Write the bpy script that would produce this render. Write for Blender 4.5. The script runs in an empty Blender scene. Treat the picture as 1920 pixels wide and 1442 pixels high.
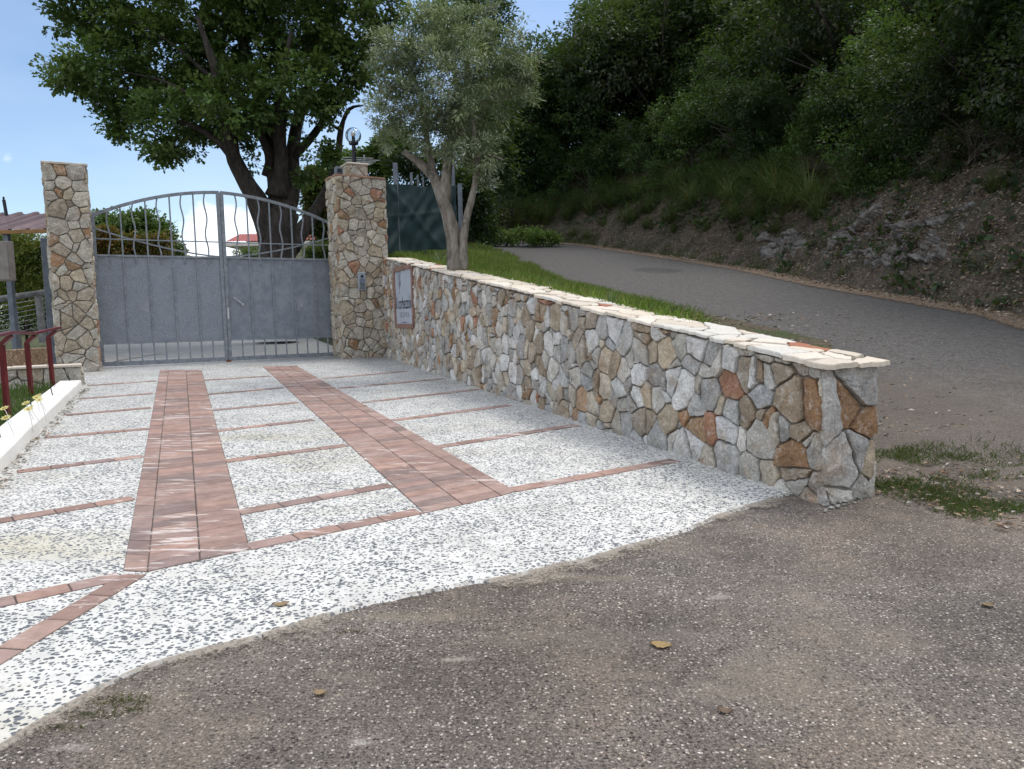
import bpy, math, random
import numpy as np
from mathutils import Vector, Matrix, noise as mnoise
rnd = random.Random(7); rs = np.random.RandomState(11)
S = bpy.context.scene; COL = S.collection

# ------------------------------------------------------------------ camera
F = 1400.; PITCH = math.atan(128/F); ROLL = math.atan(.0215); H = 1.345
fw = np.array([0, math.cos(PITCH), -math.sin(PITCH)]); r0 = np.array([1., 0, 0]); u0 = np.array([0, math.sin(PITCH), math.cos(PITCH)])
R_ = math.cos(ROLL)*r0 - math.sin(ROLL)*u0; U_ = math.sin(ROLL)*r0 + math.cos(ROLL)*u0
CAM = np.array([0, 0, H])
cd = bpy.data.cameras.new('camera'); cam = bpy.data.objects.new('camera', cd); COL.objects.link(cam)
cd.sensor_width = 36; cd.sensor_fit = 'HORIZONTAL'; cd.lens = 36*F/1920; cd.clip_end = 2000; cd.clip_start = .05
cam.matrix_world = Matrix(((R_[0], U_[0], -fw[0], 0), (R_[1], U_[1], -fw[1], 0), (R_[2], U_[2], -fw[2], H), (0, 0, 0, 1)))
S.camera = cam
S.view_settings.view_transform = 'Standard'; S.view_settings.look = 'None'; S.view_settings.gamma = 1; S.view_settings.exposure = 0.47

# ------------------------------------------------------------------ light
SUN_EL = math.radians(63); SUN_D = np.array([.80, .60]); SUN_D /= np.linalg.norm(SUN_D)
sd = bpy.data.lights.new('sun', 'SUN'); sun = bpy.data.objects.new('sun', sd); COL.objects.link(sun)
sd.energy = 1.5; sd.angle = math.radians(22); sd.color = (1, .94, .85)
sv = Vector((SUN_D[0]*math.cos(SUN_EL), SUN_D[1]*math.cos(SUN_EL), math.sin(SUN_EL)))
sun.rotation_euler = sv.to_track_quat('Z', 'Y').to_euler()
w = bpy.data.worlds.new('World'); S.world = w; w.use_nodes = True; nt = w.node_tree; nt.nodes.clear()
def WN(t, **k):
    n = nt.nodes.new(t)
    for a, b in k.items(): setattr(n, a, b)
    return n
def lk(a, b): nt.links.new(a, b)
sky = WN('ShaderNodeTexSky', sky_type='NISHITA', sun_disc=False, sun_elevation=SUN_EL, sun_rotation=math.atan2(SUN_D[0], SUN_D[1]), air_density=1.0, dust_density=.6, ozone_density=1.6, altitude=200)
tc = WN('ShaderNodeTexCoord'); sep = WN('ShaderNodeSeparateXYZ'); lk(tc.outputs['Generated'], sep.inputs[0])
def WM(op, a, b=None, c=None):
    n = WN('ShaderNodeMath', operation=op)
    for i, v in enumerate((a, b, c)):
        if v is None: continue
        if isinstance(v, (int, float)): n.inputs[i].default_value = v
        else: lk(v, n.inputs[i])
    return n.outputs[0]
# cumulus bank low over the gate: noise in direction space, masked by azimuth and height
nz = WN('ShaderNodeTexNoise'); nz.inputs['Scale'].default_value = 9; nz.inputs['Detail'].default_value = 7; nz.inputs['Roughness'].default_value = .55
mp = WN('ShaderNodeMapping'); mp.inputs['Scale'].default_value = (1, 1, 1.5); lk(tc.outputs['Generated'], mp.inputs[0]); lk(mp.outputs[0], nz.inputs[0])
az = WM('DIVIDE', sep.outputs[0], WM('MAXIMUM', sep.outputs[1], .05))
el = WM('DIVIDE', sep.outputs[2], WM('MAXIMUM', sep.outputs[1], .05))
def bump(v, c, wd): return WM('MAXIMUM', WM('SUBTRACT', 1, WM('POWER', WM('ABSOLUTE', WM('DIVIDE', WM('SUBTRACT', v, c), wd)), 2)), 0)
big = WM('MULTIPLY', bump(az, -.375, .105), bump(el, .05, .12))
c1 = WM('ADD', WM('MULTIPLY', big, .92), WM('MULTIPLY', WM('SUBTRACT', nz.outputs[0], .5), 1.5))
cl = WN('ShaderNodeMapRange', interpolation_type='SMOOTHSTEP'); lk(c1, cl.inputs[0]); cl.inputs[1].default_value = .28; cl.inputs[2].default_value = .48; cl.inputs[4].default_value = .95
nz2 = WN('ShaderNodeTexNoise'); nz2.inputs['Scale'].default_value = 2.2; nz2.inputs['Detail'].default_value = 5
mp2 = WN('ShaderNodeMapping'); mp2.inputs['Scale'].default_value = (1, 1, 3); lk(tc.outputs['Generated'], mp2.inputs[0]); lk(mp2.outputs[0], nz2.inputs[0])
veil = WN('ShaderNodeMapRange'); lk(nz2.outputs[0], veil.inputs[0]); veil.inputs[1].default_value = .42; veil.inputs[2].default_value = .75; veil.inputs[3].default_value = .0; veil.inputs[4].default_value = .20
# unseen broken cloud, added overhead and behind the camera to lift the fill light
hi = WN('ShaderNodeMapRange', interpolation_type='SMOOTHSTEP'); lk(WM('SUBTRACT', sep.outputs[2], WM('MULTIPLY', sep.outputs[1], .45)), hi.inputs[0]); hi.inputs[1].default_value = .12; hi.inputs[2].default_value = .42
oc_ = WN('ShaderNodeMapRange', interpolation_type='SMOOTHSTEP'); lk(nz2.outputs[0], oc_.inputs[0]); oc_.inputs[1].default_value = .36; oc_.inputs[2].default_value = .56; oc_.inputs[3].default_value = .35
tot = WM('MAXIMUM', WM('MAXIMUM', cl.outputs[0], veil.outputs[0]), WM('MULTIPLY', hi.outputs[0], oc_.outputs[0]))
mx = WN('ShaderNodeMix', data_type='RGBA'); lk(tot, mx.inputs[0]); lk(sky.outputs[0], mx.inputs[6]); mx.inputs[7].default_value = (7.4, 7.7, 8.2, 1)
bg = WN('ShaderNodeBackground'); bg.inputs[1].default_value = .13; lk(mx.outputs[2], bg.inputs[0])
wo = WN('ShaderNodeOutputWorld'); lk(bg.outputs[0], wo.inputs[0])

# ------------------------------------------------------------------ geometry of the place
def ray(x, y): return fw*F + R_*(x-960) - U_*(y-721)
def hitplane(x, y, P0, n):
    d = ray(x, y); t = np.dot(np.asarray(P0, float)-CAM, n)/np.dot(d, n); return CAM + d*t
def atY(x, y, Y):
    d = ray(x, y); return CAM + d*(Y/d[1])
nD = np.cross(ray(3900, 530)*[1, 1, 0], ray(350, 551)); nD /= np.linalg.norm(nD); nD *= np.sign(nD[2])
def Dz(x, y): return -(nD[0]*x + nD[1]*y)/nD[2]
def D(x, y): return hitplane(x, y, (0, 0, 0), nD)                 # a point of the sloping forecourt
p0 = np.array([2.68, 5.38, .10]); gdir = ray(700, 597)[:2]; gdir = gdir/np.linalg.norm(gdir); SL = .158
def Pz(x, y): return p0[2] + SL*((x-p0[0])*gdir[0] + (y-p0[1])*gdir[1])
nP = np.array([-SL*gdir[0], -SL*gdir[1], 1.]); nP /= np.linalg.norm(nP)
def P(x, y): return hitplane(x, y, p0, nP)                        # a point of the upper road
def smax(a, b, k=.12):
    h = max(k-abs(a-b), 0)/k; return max(a, b) + h*h*k/4
WF, WNr = D(732, 671), D(1538, 939)
wu = (WNr-WF)[:2]; WL = float(np.hypot(*wu)); wu = wu/WL; wn = np.array([wu[1], -wu[0]])   # wn points out of the wall front, to the drive
WT = .42
def wpt(s, q, z): return np.array([WF[0]+wu[0]*s-wn[0]*q, WF[1]+wu[1]*s-wn[1]*q, z])         # q behind the front
def wtop(s): return float(np.interp(s, [-1, 0, .27, 3.64, 6.45, 8.28, 9.28, 10.34, 11.08, 12.2], [2.74, 2.60, 2.566, 2.113, 1.737, 1.47, 1.325, 1.196, 1.098, .955]))
def wbase(s, q=0): p = wpt(s, q, 0); return Dz(p[0], p[1])
def wall_at(x, y):
    p = hitplane(x, y, WF, np.array([wn[0], wn[1], 0])); return float(np.dot((p-WF)[:2], wu)), float(p[2])
AX = np.array([ray(350, 597)[0], ray(350, 597)[1]]); AX /= np.linalg.norm(AX)
GL, GR = D(190, 690), D(640, 668); gu = (GR-GL)[:2]; GW = float(np.hypot(*gu)); gu = gu/GW; gn = np.array([gu[1], -gu[0]])   # gn towards the camera
GR_Z = .553

# ------------------------------------------------------------------ mesh helpers
class MB:
    def __init__(s): s.v = []; s.f = []; s.c = []; s.m = []
    def add(s, vs, fs, col=(1, 1, 1), mi=0):
        n = len(s.v); s.v += [tuple(map(float, v)) for v in vs]
        for f in fs: s.f.append(tuple(n+i for i in f)); s.c.append(col); s.m.append(mi)
    def box(s, c, ax, h, col=(1, 1, 1), mi=0, bev=0):
        """c centre, ax three axis vectors, h half sizes; chamfered when bev > 0"""
        c = np.array(c, float); ax = [np.array(a, float) for a in ax]
        if bev <= 0:
            vs = [c+ax[0]*h[0]*i+ax[1]*h[1]*j+ax[2]*h[2]*k for i in (-1, 1) for j in (-1, 1) for k in (-1, 1)]
            s.add(vs, [(0, 1, 3, 2), (4, 6, 7, 5), (0, 4, 5, 1), (2, 3, 7, 6), (0, 2, 6, 4), (1, 5, 7, 3)], col, mi); return
        vs = []; idx = {}
        for i in (-1, 1):
            for j in (-1, 1):
                for k in (-1, 1):
                    for a in range(3):
                        o = [i*h[0], j*h[1], k*h[2]]
                        for b in range(3):
                            if b != a: o[b] -= (i, j, k)[b]*bev
                        idx[(i, j, k, a)] = len(vs); vs.append(c+ax[0]*o[0]+ax[1]*o[1]+ax[2]*o[2])
        fs = []
        cyc = [(-1, -1), (1, -1), (1, 1), (-1, 1)]
        for a in range(3):
            b, d = (a+1) % 3, (a+2) % 3
            for sg in (-1, 1):
                q = []
                for e, g in cyc:
                    t = [0, 0, 0]; t[a] = sg; t[b] = e; t[d] = g; q.append(idx[(t[0], t[1], t[2], a)])
                fs.append(tuple(q if sg > 0 else q[::-1]))
            for e in (-1, 1):
                for g in (-1, 1):
                    q = []
                    for sg in (-1, 1):
                        t = [0, 0, 0]; t[a] = sg; t[b] = e; t[d] = g; q.append((idx[(t[0], t[1], t[2], b)], idx[(t[0], t[1], t[2], d)]))
                    fs.append((q[0][0], q[1][0], q[1][1], q[0][1]))
        for i in (-1, 1):
            for j in (-1, 1):
                for k in (-1, 1): fs.append(tuple(idx[(i, j, k, a)] for a in range(3)))
        s.add(vs, fs, col, mi)
    def tube(s, pts, rad, n=8, col=(1, 1, 1), mi=0, wob=0, cap=True):
        pts = [Vector(p) for p in pts]
        if not hasattr(rad, '__len__'): rad = [rad]*len(pts)
        vs = []; up = Vector((.13, .2, .97))
        for i, p in enumerate(pts):
            t = (pts[min(i+1, len(pts)-1)]-pts[max(i-1, 0)]).normalized()
            a = t.cross(up)
            if a.length < .05: a = t.cross(Vector((1, 0, 0)))
            a.normalize(); b = t.cross(a)
            for k in range(n):
                an = 2*math.pi*k/n; r = rad[i]
                if wob: r *= 1+wob*mnoise.noise(Vector((p.x*2+3*math.cos(an), p.y*2+3*math.sin(an), p.z*2.5)))
                vs.append(p+(a*math.cos(an)+b*math.sin(an))*r)
        fs = [(i*n+k, i*n+(k+1) % n, (i+1)*n+(k+1) % n, (i+1)*n+k) for i in range(len(pts)-1) for k in range(n)]
        if cap: fs += [tuple(range(n))[::-1], tuple((len(pts)-1)*n+k for k in range(n))]
        s.add(vs, fs, col, mi)
    def lathe(s, c, prof, n=24, col=(1, 1, 1), mi=0):
        vs = [(c[0]+r*math.cos(2*math.pi*k/n), c[1]+r*math.sin(2*math.pi*k/n), c[2]+z) for r, z in prof for k in range(n)]
        fs = [(i*n+k, i*n+(k+1) % n, (i+1)*n+(k+1) % n, (i+1)*n+k) for i in range(len(prof)-1) for k in range(n)]
        fs += [tuple(range(n))[::-1], tuple((len(prof)-1)*n+k for k in range(n))]
        s.add(vs, fs, col, mi)
    def build(s, name, mats, parent=None, smooth=False, origin=None, **tags):
        me = bpy.data.meshes.new(name); me.from_pydata(s.v, [], s.f); me.update()
        at = me.attributes.new('tint', 'FLOAT_COLOR', 'FACE')
        at.data.foreach_set('color', np.array([(c[0], c[1], c[2], 1) for c in s.c], dtype=np.float32).ravel())
        for m in (mats if isinstance(mats, (list, tuple)) else [mats]): me.materials.append(m)
        me.polygons.foreach_set('material_index', s.m)
        if smooth: me.polygons.foreach_set('use_smooth', [True]*len(s.f))
        return link(name, me, parent, origin, **tags)
def link(name, me, parent=None, origin=None, **tags):
    o = bpy.data.objects.new(name, me); COL.objects.link(o)
    if parent is not None: o.parent = parent; o.matrix_parent_inverse = Matrix.Translation(-parent.location)
    tag(o, **tags); return o
def tag(o, label=None, cat=None, group=None, kind=None):
    if label: o['label'] = label
    if cat: o['category'] = cat
    if group: o['group'] = group
    if kind: o['kind'] = kind
    return o
def empty(name, loc, **tags):
    o = bpy.data.objects.new(name, None); COL.objects.link(o); o.location = [float(v) for v in loc]; o.empty_display_size = .1
    tag(o, **tags); return o
def kids(o): return [c for c in bpy.data.objects if c.parent == o]
def copy_tree(o, parent=None, ch=None):
    c = o.copy(); COL.objects.link(c)
    if parent is not None: c.parent = parent
    for k in (kids(o) if ch is None else ch): copy_tree(k, c)
    return c
# leaves: many small folded faces made with numpy
def leaf_mesh(name, pos, dr, nr, L, W, tint, mat, kind='leaf'):
    n = len(pos); dr = dr/np.linalg.norm(dr, axis=1)[:, None]
    sd_ = np.cross(dr, nr); sd_ /= (np.linalg.norm(sd_, axis=1)[:, None]+1e-9); up = np.cross(sd_, dr)
    L = L[:, None]; W = W[:, None]
    if kind == 'leaf':
        a = pos; b = pos+dr*L*.5+sd_*W*.5+up*W*.15; c = pos+dr*L-up*L*.08; d = pos+dr*L*.5-sd_*W*.5+up*W*.15
        V = np.stack([a, b, c, d], 1).reshape(-1, 3); k = 4
        idx = np.arange(n*4)
    elif kind == 'lobed':
        fr = [(0, 0), (.28, .30), (.42, .16), (.62, .5), (.78, .2), (1, 0), (.78, -.2), (.62, -.5), (.42, -.16), (.28, -.30)]
        V = np.stack([pos+dr*L*p+sd_*W*q+up*W*(.3*abs(q)-.12*p) for p, q in fr], 1).reshape(-1, 3); k = 10; idx = np.arange(n*10)
    else:  # blade: triangle strip as one quad, bending
        a = pos-sd_*W*.5; b = pos+sd_*W*.5; c = pos+dr*L*.6+sd_*W*.3; d = pos+dr*L*.6-sd_*W*.3; e = pos+dr*L+np.array([0, 0, -1.])*L*.12
        V = np.stack([a, b, c, e, d], 1).reshape(-1, 3); k = 5; idx = np.arange(n*5)
    me = bpy.data.meshes.new(name); me.vertices.add(len(V)); me.vertices.foreach_set('co', V.astype(np.float32).ravel())
    me.loops.add(n*k); me.loops.foreach_set('vertex_index', idx.astype(np.int32))
    me.polygons.add(n); me.polygons.foreach_set('loop_start', np.arange(0, n*k, k, dtype=np.int32)); 
    me.update(calc_edges=True); me.validate()
    at = me.attributes.new('tint', 'FLOAT_COLOR', 'FACE')
    at.data.foreach_set('color', np.concatenate([tint, np.ones((n, 1))], 1).astype(np.float32).ravel())
    me.materials.append(mat); return me
def unit(n): v = rs.normal(size=(n, 3)); return v/np.linalg.norm(v, axis=1)[:, None]
def crown(name, lobes, mat, ncl, per, cr, L, W, pal, kind='leaf', shell=.55, droop=0.0):
    """lobes: (centre, radii); clusters of leaves through the outer part of every lobe"""
    vol = np.array([np.prod(r)**(2/3) for c, r in lobes]); pick = rs.choice(len(lobes), ncl, p=vol/vol.sum())
    C0 = np.array([l[0] for l in lobes])[pick]; RR = np.array([l[1] for l in lobes])[pick]
    d = unit(ncl); rad = shell+(1-shell)*rs.rand(ncl)**.7
    cen = C0+d*RR*rad[:, None]
    pal = np.array(pal); ct = pal[rs.randint(len(pal), size=ncl)]*(.75+.5*rs.rand(ncl))[:, None]
    i = np.repeat(np.arange(ncl), per); n = len(i)
    off = unit(n)*(rs.rand(n)**.5)[:, None]*cr*(.6+.8*rs.rand(ncl))[i][:, None]*np.array([1, 1, .7])
    pos = cen[i]+off
    dr = off/cr*.8+d[i]*.5+unit(n)*.6+np.array([0, 0, -droop]); nr = unit(n)*.7+np.array([0, 0, 1.])+d[i]*.3
    return leaf_mesh(name, pos, dr, nr, L*(.6+.7*rs.rand(n)), W*(.6+.7*rs.rand(n)), ct[i]*(.8+.4*rs.rand(n))[:, None], mat, kind)

# ------------------------------------------------------------------ materials
class M:
    def __init__(s, name):
        s.m = bpy.data.materials.new(name); s.m.use_nodes = True; s.t = s.m.node_tree
        s.b = s.t.nodes['Principled BSDF']; s.out = s.t.nodes['Material Output']; s._c = None
        s.b.inputs['Roughness'].default_value = .85; s.b.inputs['Specular IOR Level'].default_value = .3
    def n(s, t, **k):
        x = s.t.nodes.new(t)
        for a, b in k.items(): setattr(x, a, b)
        return x
    def put(s, sock, v):
        if isinstance(v, bpy.types.NodeSocket): s.t.links.new(v, sock)
        elif isinstance(v, (tuple, list)): sock.default_value = tuple(v)+((1,) if len(v) == 3 and len(sock.default_value) == 4 else ())
        else: sock.default_value = v
    @property
    def co(s):
        if s._c is None: s._c = s.n('ShaderNodeTexCoord').outputs['Object']
        return s._c
    def map(s, sc=(1, 1, 1), rot=(0, 0, 0), v=None):
        x = s.n('ShaderNodeMapping'); s.put(x.inputs[0], v or s.co); x.inputs['Scale'].default_value = sc; x.inputs['Rotation'].default_value = rot; return x.outputs[0]
    def noise(s, sc, det=4, ro=.55, v=None, col=False):
        x = s.n('ShaderNodeTexNoise'); s.put(x.inputs['Vector'], v or s.co); x.inputs['Scale'].default_value = sc; x.inputs['Detail'].default_value = det; x.inputs['Roughness'].default_value = ro
        return x.outputs[1 if col else 0]
    def vor(s, sc, feat='F1', v=None, rndm=1):
        x = s.n('ShaderNodeTexVoronoi', feature=feat); s.put(x.inputs['Vector'], v or s.co); x.inputs['Scale'].default_value = sc; x.inputs['Randomness'].default_value = rndm; return x
    def ramp(s, v, a, b, lo=0., hi=1., smooth=True):
        x = s.n('ShaderNodeMapRange', interpolation_type='SMOOTHSTEP' if smooth else 'LINEAR'); s.put(x.inputs[0], v)
        for i, q in enumerate((a, b, lo, hi)): x.inputs[i+1].default_value = q
        return x.outputs[0]
    def mix(s, f, a, b, bt='MIX'):
        x = s.n('ShaderNodeMix', data_type='RGBA', blend_type=bt); s.put(x.inputs[0], f); s.put(x.inputs[6], a); s.put(x.inputs[7], b); return x.outputs[2]
    def math(s, op, a, b=0.):
        x = s.n('ShaderNodeMath', operation=op); s.put(x.inputs[0], a); s.put(x.inputs[1], b); return x.outputs[0]
    def hsv(s, c, v, sat=1.):
        x = s.n('ShaderNodeHueSaturation'); s.put(x.inputs['Color'], c); s.put(x.inputs['Value'], v); s.put(x.inputs['Saturation'], sat); return x.outputs[0]
    def attr(s): x = s.n('ShaderNodeAttribute', attribute_name='tint'); return x.outputs[0]
    def xyz(s, v=None): x = s.n('ShaderNodeSeparateXYZ'); s.put(x.inputs[0], v or s.co); return x.outputs
    def bump(s, h, st=.3, dist=.01):
        x = s.n('ShaderNodeBump'); s.put(x.inputs['Height'], h); x.inputs['Strength'].default_value = st; x.inputs['Distance'].default_value = dist
        s.t.links.new(x.outputs[0], s.b.inputs['Normal'])
    def base(s, c): s.put(s.b.inputs['Base Color'], c); return s
    def set(s, **k):
        for a, b in k.items(): s.put(s.b.inputs[a.replace('_', ' ')], b)
        return s
def plain(name, col, rough=.6, metal=0., var=.25, sc=6, bump=.15):
    k = M(name); f = k.noise(sc, 6); k.base(k.hsv(col, k.ramp(f, .25, .75, 1-var, 1+var)))
    k.set(Roughness=rough, Metallic=metal); k.bump(k.noise(sc*12, 3), bump, .004); return k.m

def stone_mat(name, warm=0.):
    k = M(name); t = k.attr()
    c = k.mix(k.ramp(k.noise(5, 6, .6), .5, .72), t, k.mix(.6, t, (.36, .26, .17)))
    c = k.mix(k.ramp(k.noise(2.3, 5, .7, v=k.map((1, 1, 1.7))), .60, .74, 0, .7), c, (.33, .165, .08))
    c = k.mix(k.ramp(k.noise(16, 5, .65), .52, .7, 0, .55), c, (.50, .49, .47))
    c = k.mix(k.ramp(k.noise(30, 6, .7), .56, .75, 0, .55), c, (.16, .15, .13))
    c = k.hsv(c, k.ramp(k.noise(60, 5, .75), .3, .7, .68, 1.3)); c = k.hsv(c, k.ramp(k.noise(8, 6, .7), .3, .7, .8, 1.2))
    k.base(c).set(Roughness=.9)
    h = k.math('ADD', k.noise(22, 8, .7), k.math('MULTIPLY', k.noise(70, 4, .6), .4)); k.bump(h, .9, .022); return k.m
M_stone = stone_mat('rough_limestone')
def mk_mortar():
    k = M('mortar'); c = k.mix(k.ramp(k.noise(9, 5), .3, .7), (.155, .135, .115), (.25, .22, .195)); k.base(c); k.bump(k.noise(60, 6, .7), .8, .012); return k.m
M_mortar = mk_mortar()
def mk_coping():
    k = M('coping_slab'); t = k.attr(); c = k.mix(k.ramp(k.noise(7, 6, .65), .55, .75, 0, .6), t, (.52, .43, .34)); c = k.hsv(c, k.ramp(k.noise(40, 5, .7), .2, .8, .85, 1.12)); k.base(c); k.bump(k.noise(25, 7, .7), .7, .012); return k.m
M_coping = mk_coping()

def mk_pebble():
    k = M('pebble_concrete'); v = k.map((1, 1.0, 0))
    wv = k.n('ShaderNodeVectorMath', operation='ADD'); k.put(wv.inputs[0], v)
    ds = k.n('ShaderNodeVectorMath', operation='SCALE'); k.put(ds.inputs[0], k.noise(24, 2, .5, v=v, col=True)); ds.inputs['Scale'].default_value = .016; k.put(wv.inputs[1], ds.outputs[0])
    st = k.map((1, 1.35, 1), (0, 0, .5), v=wv.outputs[0])
    a = k.vor(38, v=st); b = k.vor(52, v=k.map((1.25, 1, 1), (0, 0, 1.9), v=wv.outputs[0]))
    dens = k.noise(2.2, 4, .6, v=v)
    def layer(x, lo):
        r = k.n('ShaderNodeSeparateColor'); k.put(r.inputs[0], x.outputs['Color'])
        size = k.math('MULTIPLY', k.ramp(r.outputs[0], .0, 1, .27, .50, False), k.ramp(dens, .3, .7, .85, 1.12))
        mk = k.ramp(k.math('SUBTRACT', x.outputs['Distance'], size), -.05, .03, 1, 0)
        keep = k.math('GREATER_THAN', r.outputs[1], lo)
        return k.math('MULTIPLY', mk, keep), r.outputs[2]
    ma, ca = layer(a, .10); mb_, cb = layer(b, .48)
    def pc(c): return k.mix(k.ramp(c, 0, 1, 0, 1, False), (.075, .082, .095), k.mix(k.math('GREATER_THAN', c, .8), (.23, .245, .27), (.40, .41, .40)))
    cement = k.mix(k.ramp(k.noise(1.7, 4, .6, v=v), .4, .7), (.66, .65, .625), (.57, .565, .535))
    dirt = k.ramp(k.noise(.9, 5, .6, v=k.map((.55, 1.5, 0), (0, 0, .65))), .50, .70, 0, .7)
    xs = k.xyz(); left = k.ramp(xs[0], -3.0, 1.6, 1, .3)
    stain = k.math('MULTIPLY', dirt, left)
    cement = k.mix(stain, cement, (.50, .46, .33)); cement = k.hsv(cement, k.ramp(k.noise(8, 5, .7, v=v), .3, .7, .86, 1.08))
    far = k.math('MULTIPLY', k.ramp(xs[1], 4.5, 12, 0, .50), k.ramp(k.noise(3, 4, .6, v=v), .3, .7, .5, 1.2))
    cement = k.mix(far, cement, (.44, .45, .46)); cement = k.mix(k.ramp(xs[1], 13.5, 16.5, 0, .9), cement, (.25, .255, .25))  # last mix paints the shade beyond the gate into the cement as grey
    c = k.mix(mb_, cement, pc(cb)); c = k.mix(ma, c, pc(ca))
    c = k.hsv(c, k.ramp(k.noise(130, 3, .6, v=v), .2, .8, .93, 1.06)); k.base(c).set(Roughness=.75)
    hh = k.math('ADD', k.math('MAXIMUM', ma, mb_), k.math('MULTIPLY', k.noise(45, 4, .6, v=v), .5)); k.bump(hh, .35, .006); return k.m
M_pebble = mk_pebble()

def mk_brick():
    k = M('terracotta_brick'); t = k.attr(); v = k.map((1, 1, 0))
    c = k.hsv(t, k.ramp(k.noise(9, 6, .65, v=v), .2, .8, .74, 1.22))
    c = k.mix(k.ramp(k.noise(2.2, 5, .6, v=v), .5, .7, 0, .4), c, (.25, .175, .15))
    c = k.mix(k.ramp(k.noise(45, 4, .7, v=v), .60, .8, 0, .4), c, (.40, .33, .29))
    ang = math.atan2(.62, .785)
    st = k.noise(5, 4, .6, v=k.map((.55, 3.2, 0), (0, 0, -ang), v=v)); rg = k.noise(.9, 2, .5, v=v)
    stain = k.math('MULTIPLY', k.ramp(st, .55, .62), k.ramp(rg, .47, .58, 0, .85))
    c = k.mix(stain, c, (.64, .57, .54)); sp_ = k.math('MULTIPLY', k.ramp(k.noise(11, 5, .7, v=v), .60, .68), k.ramp(k.noise(1.7, 3, .5, v=v), .5, .6, 0, .8)); c = k.mix(sp_, c, (.58, .50, .46)); k.base(c).set(Roughness=.85); k.bump(k.noise(50, 5, .6, v=v), .4, .006); return k.m
M_brick = mk_brick()

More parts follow.
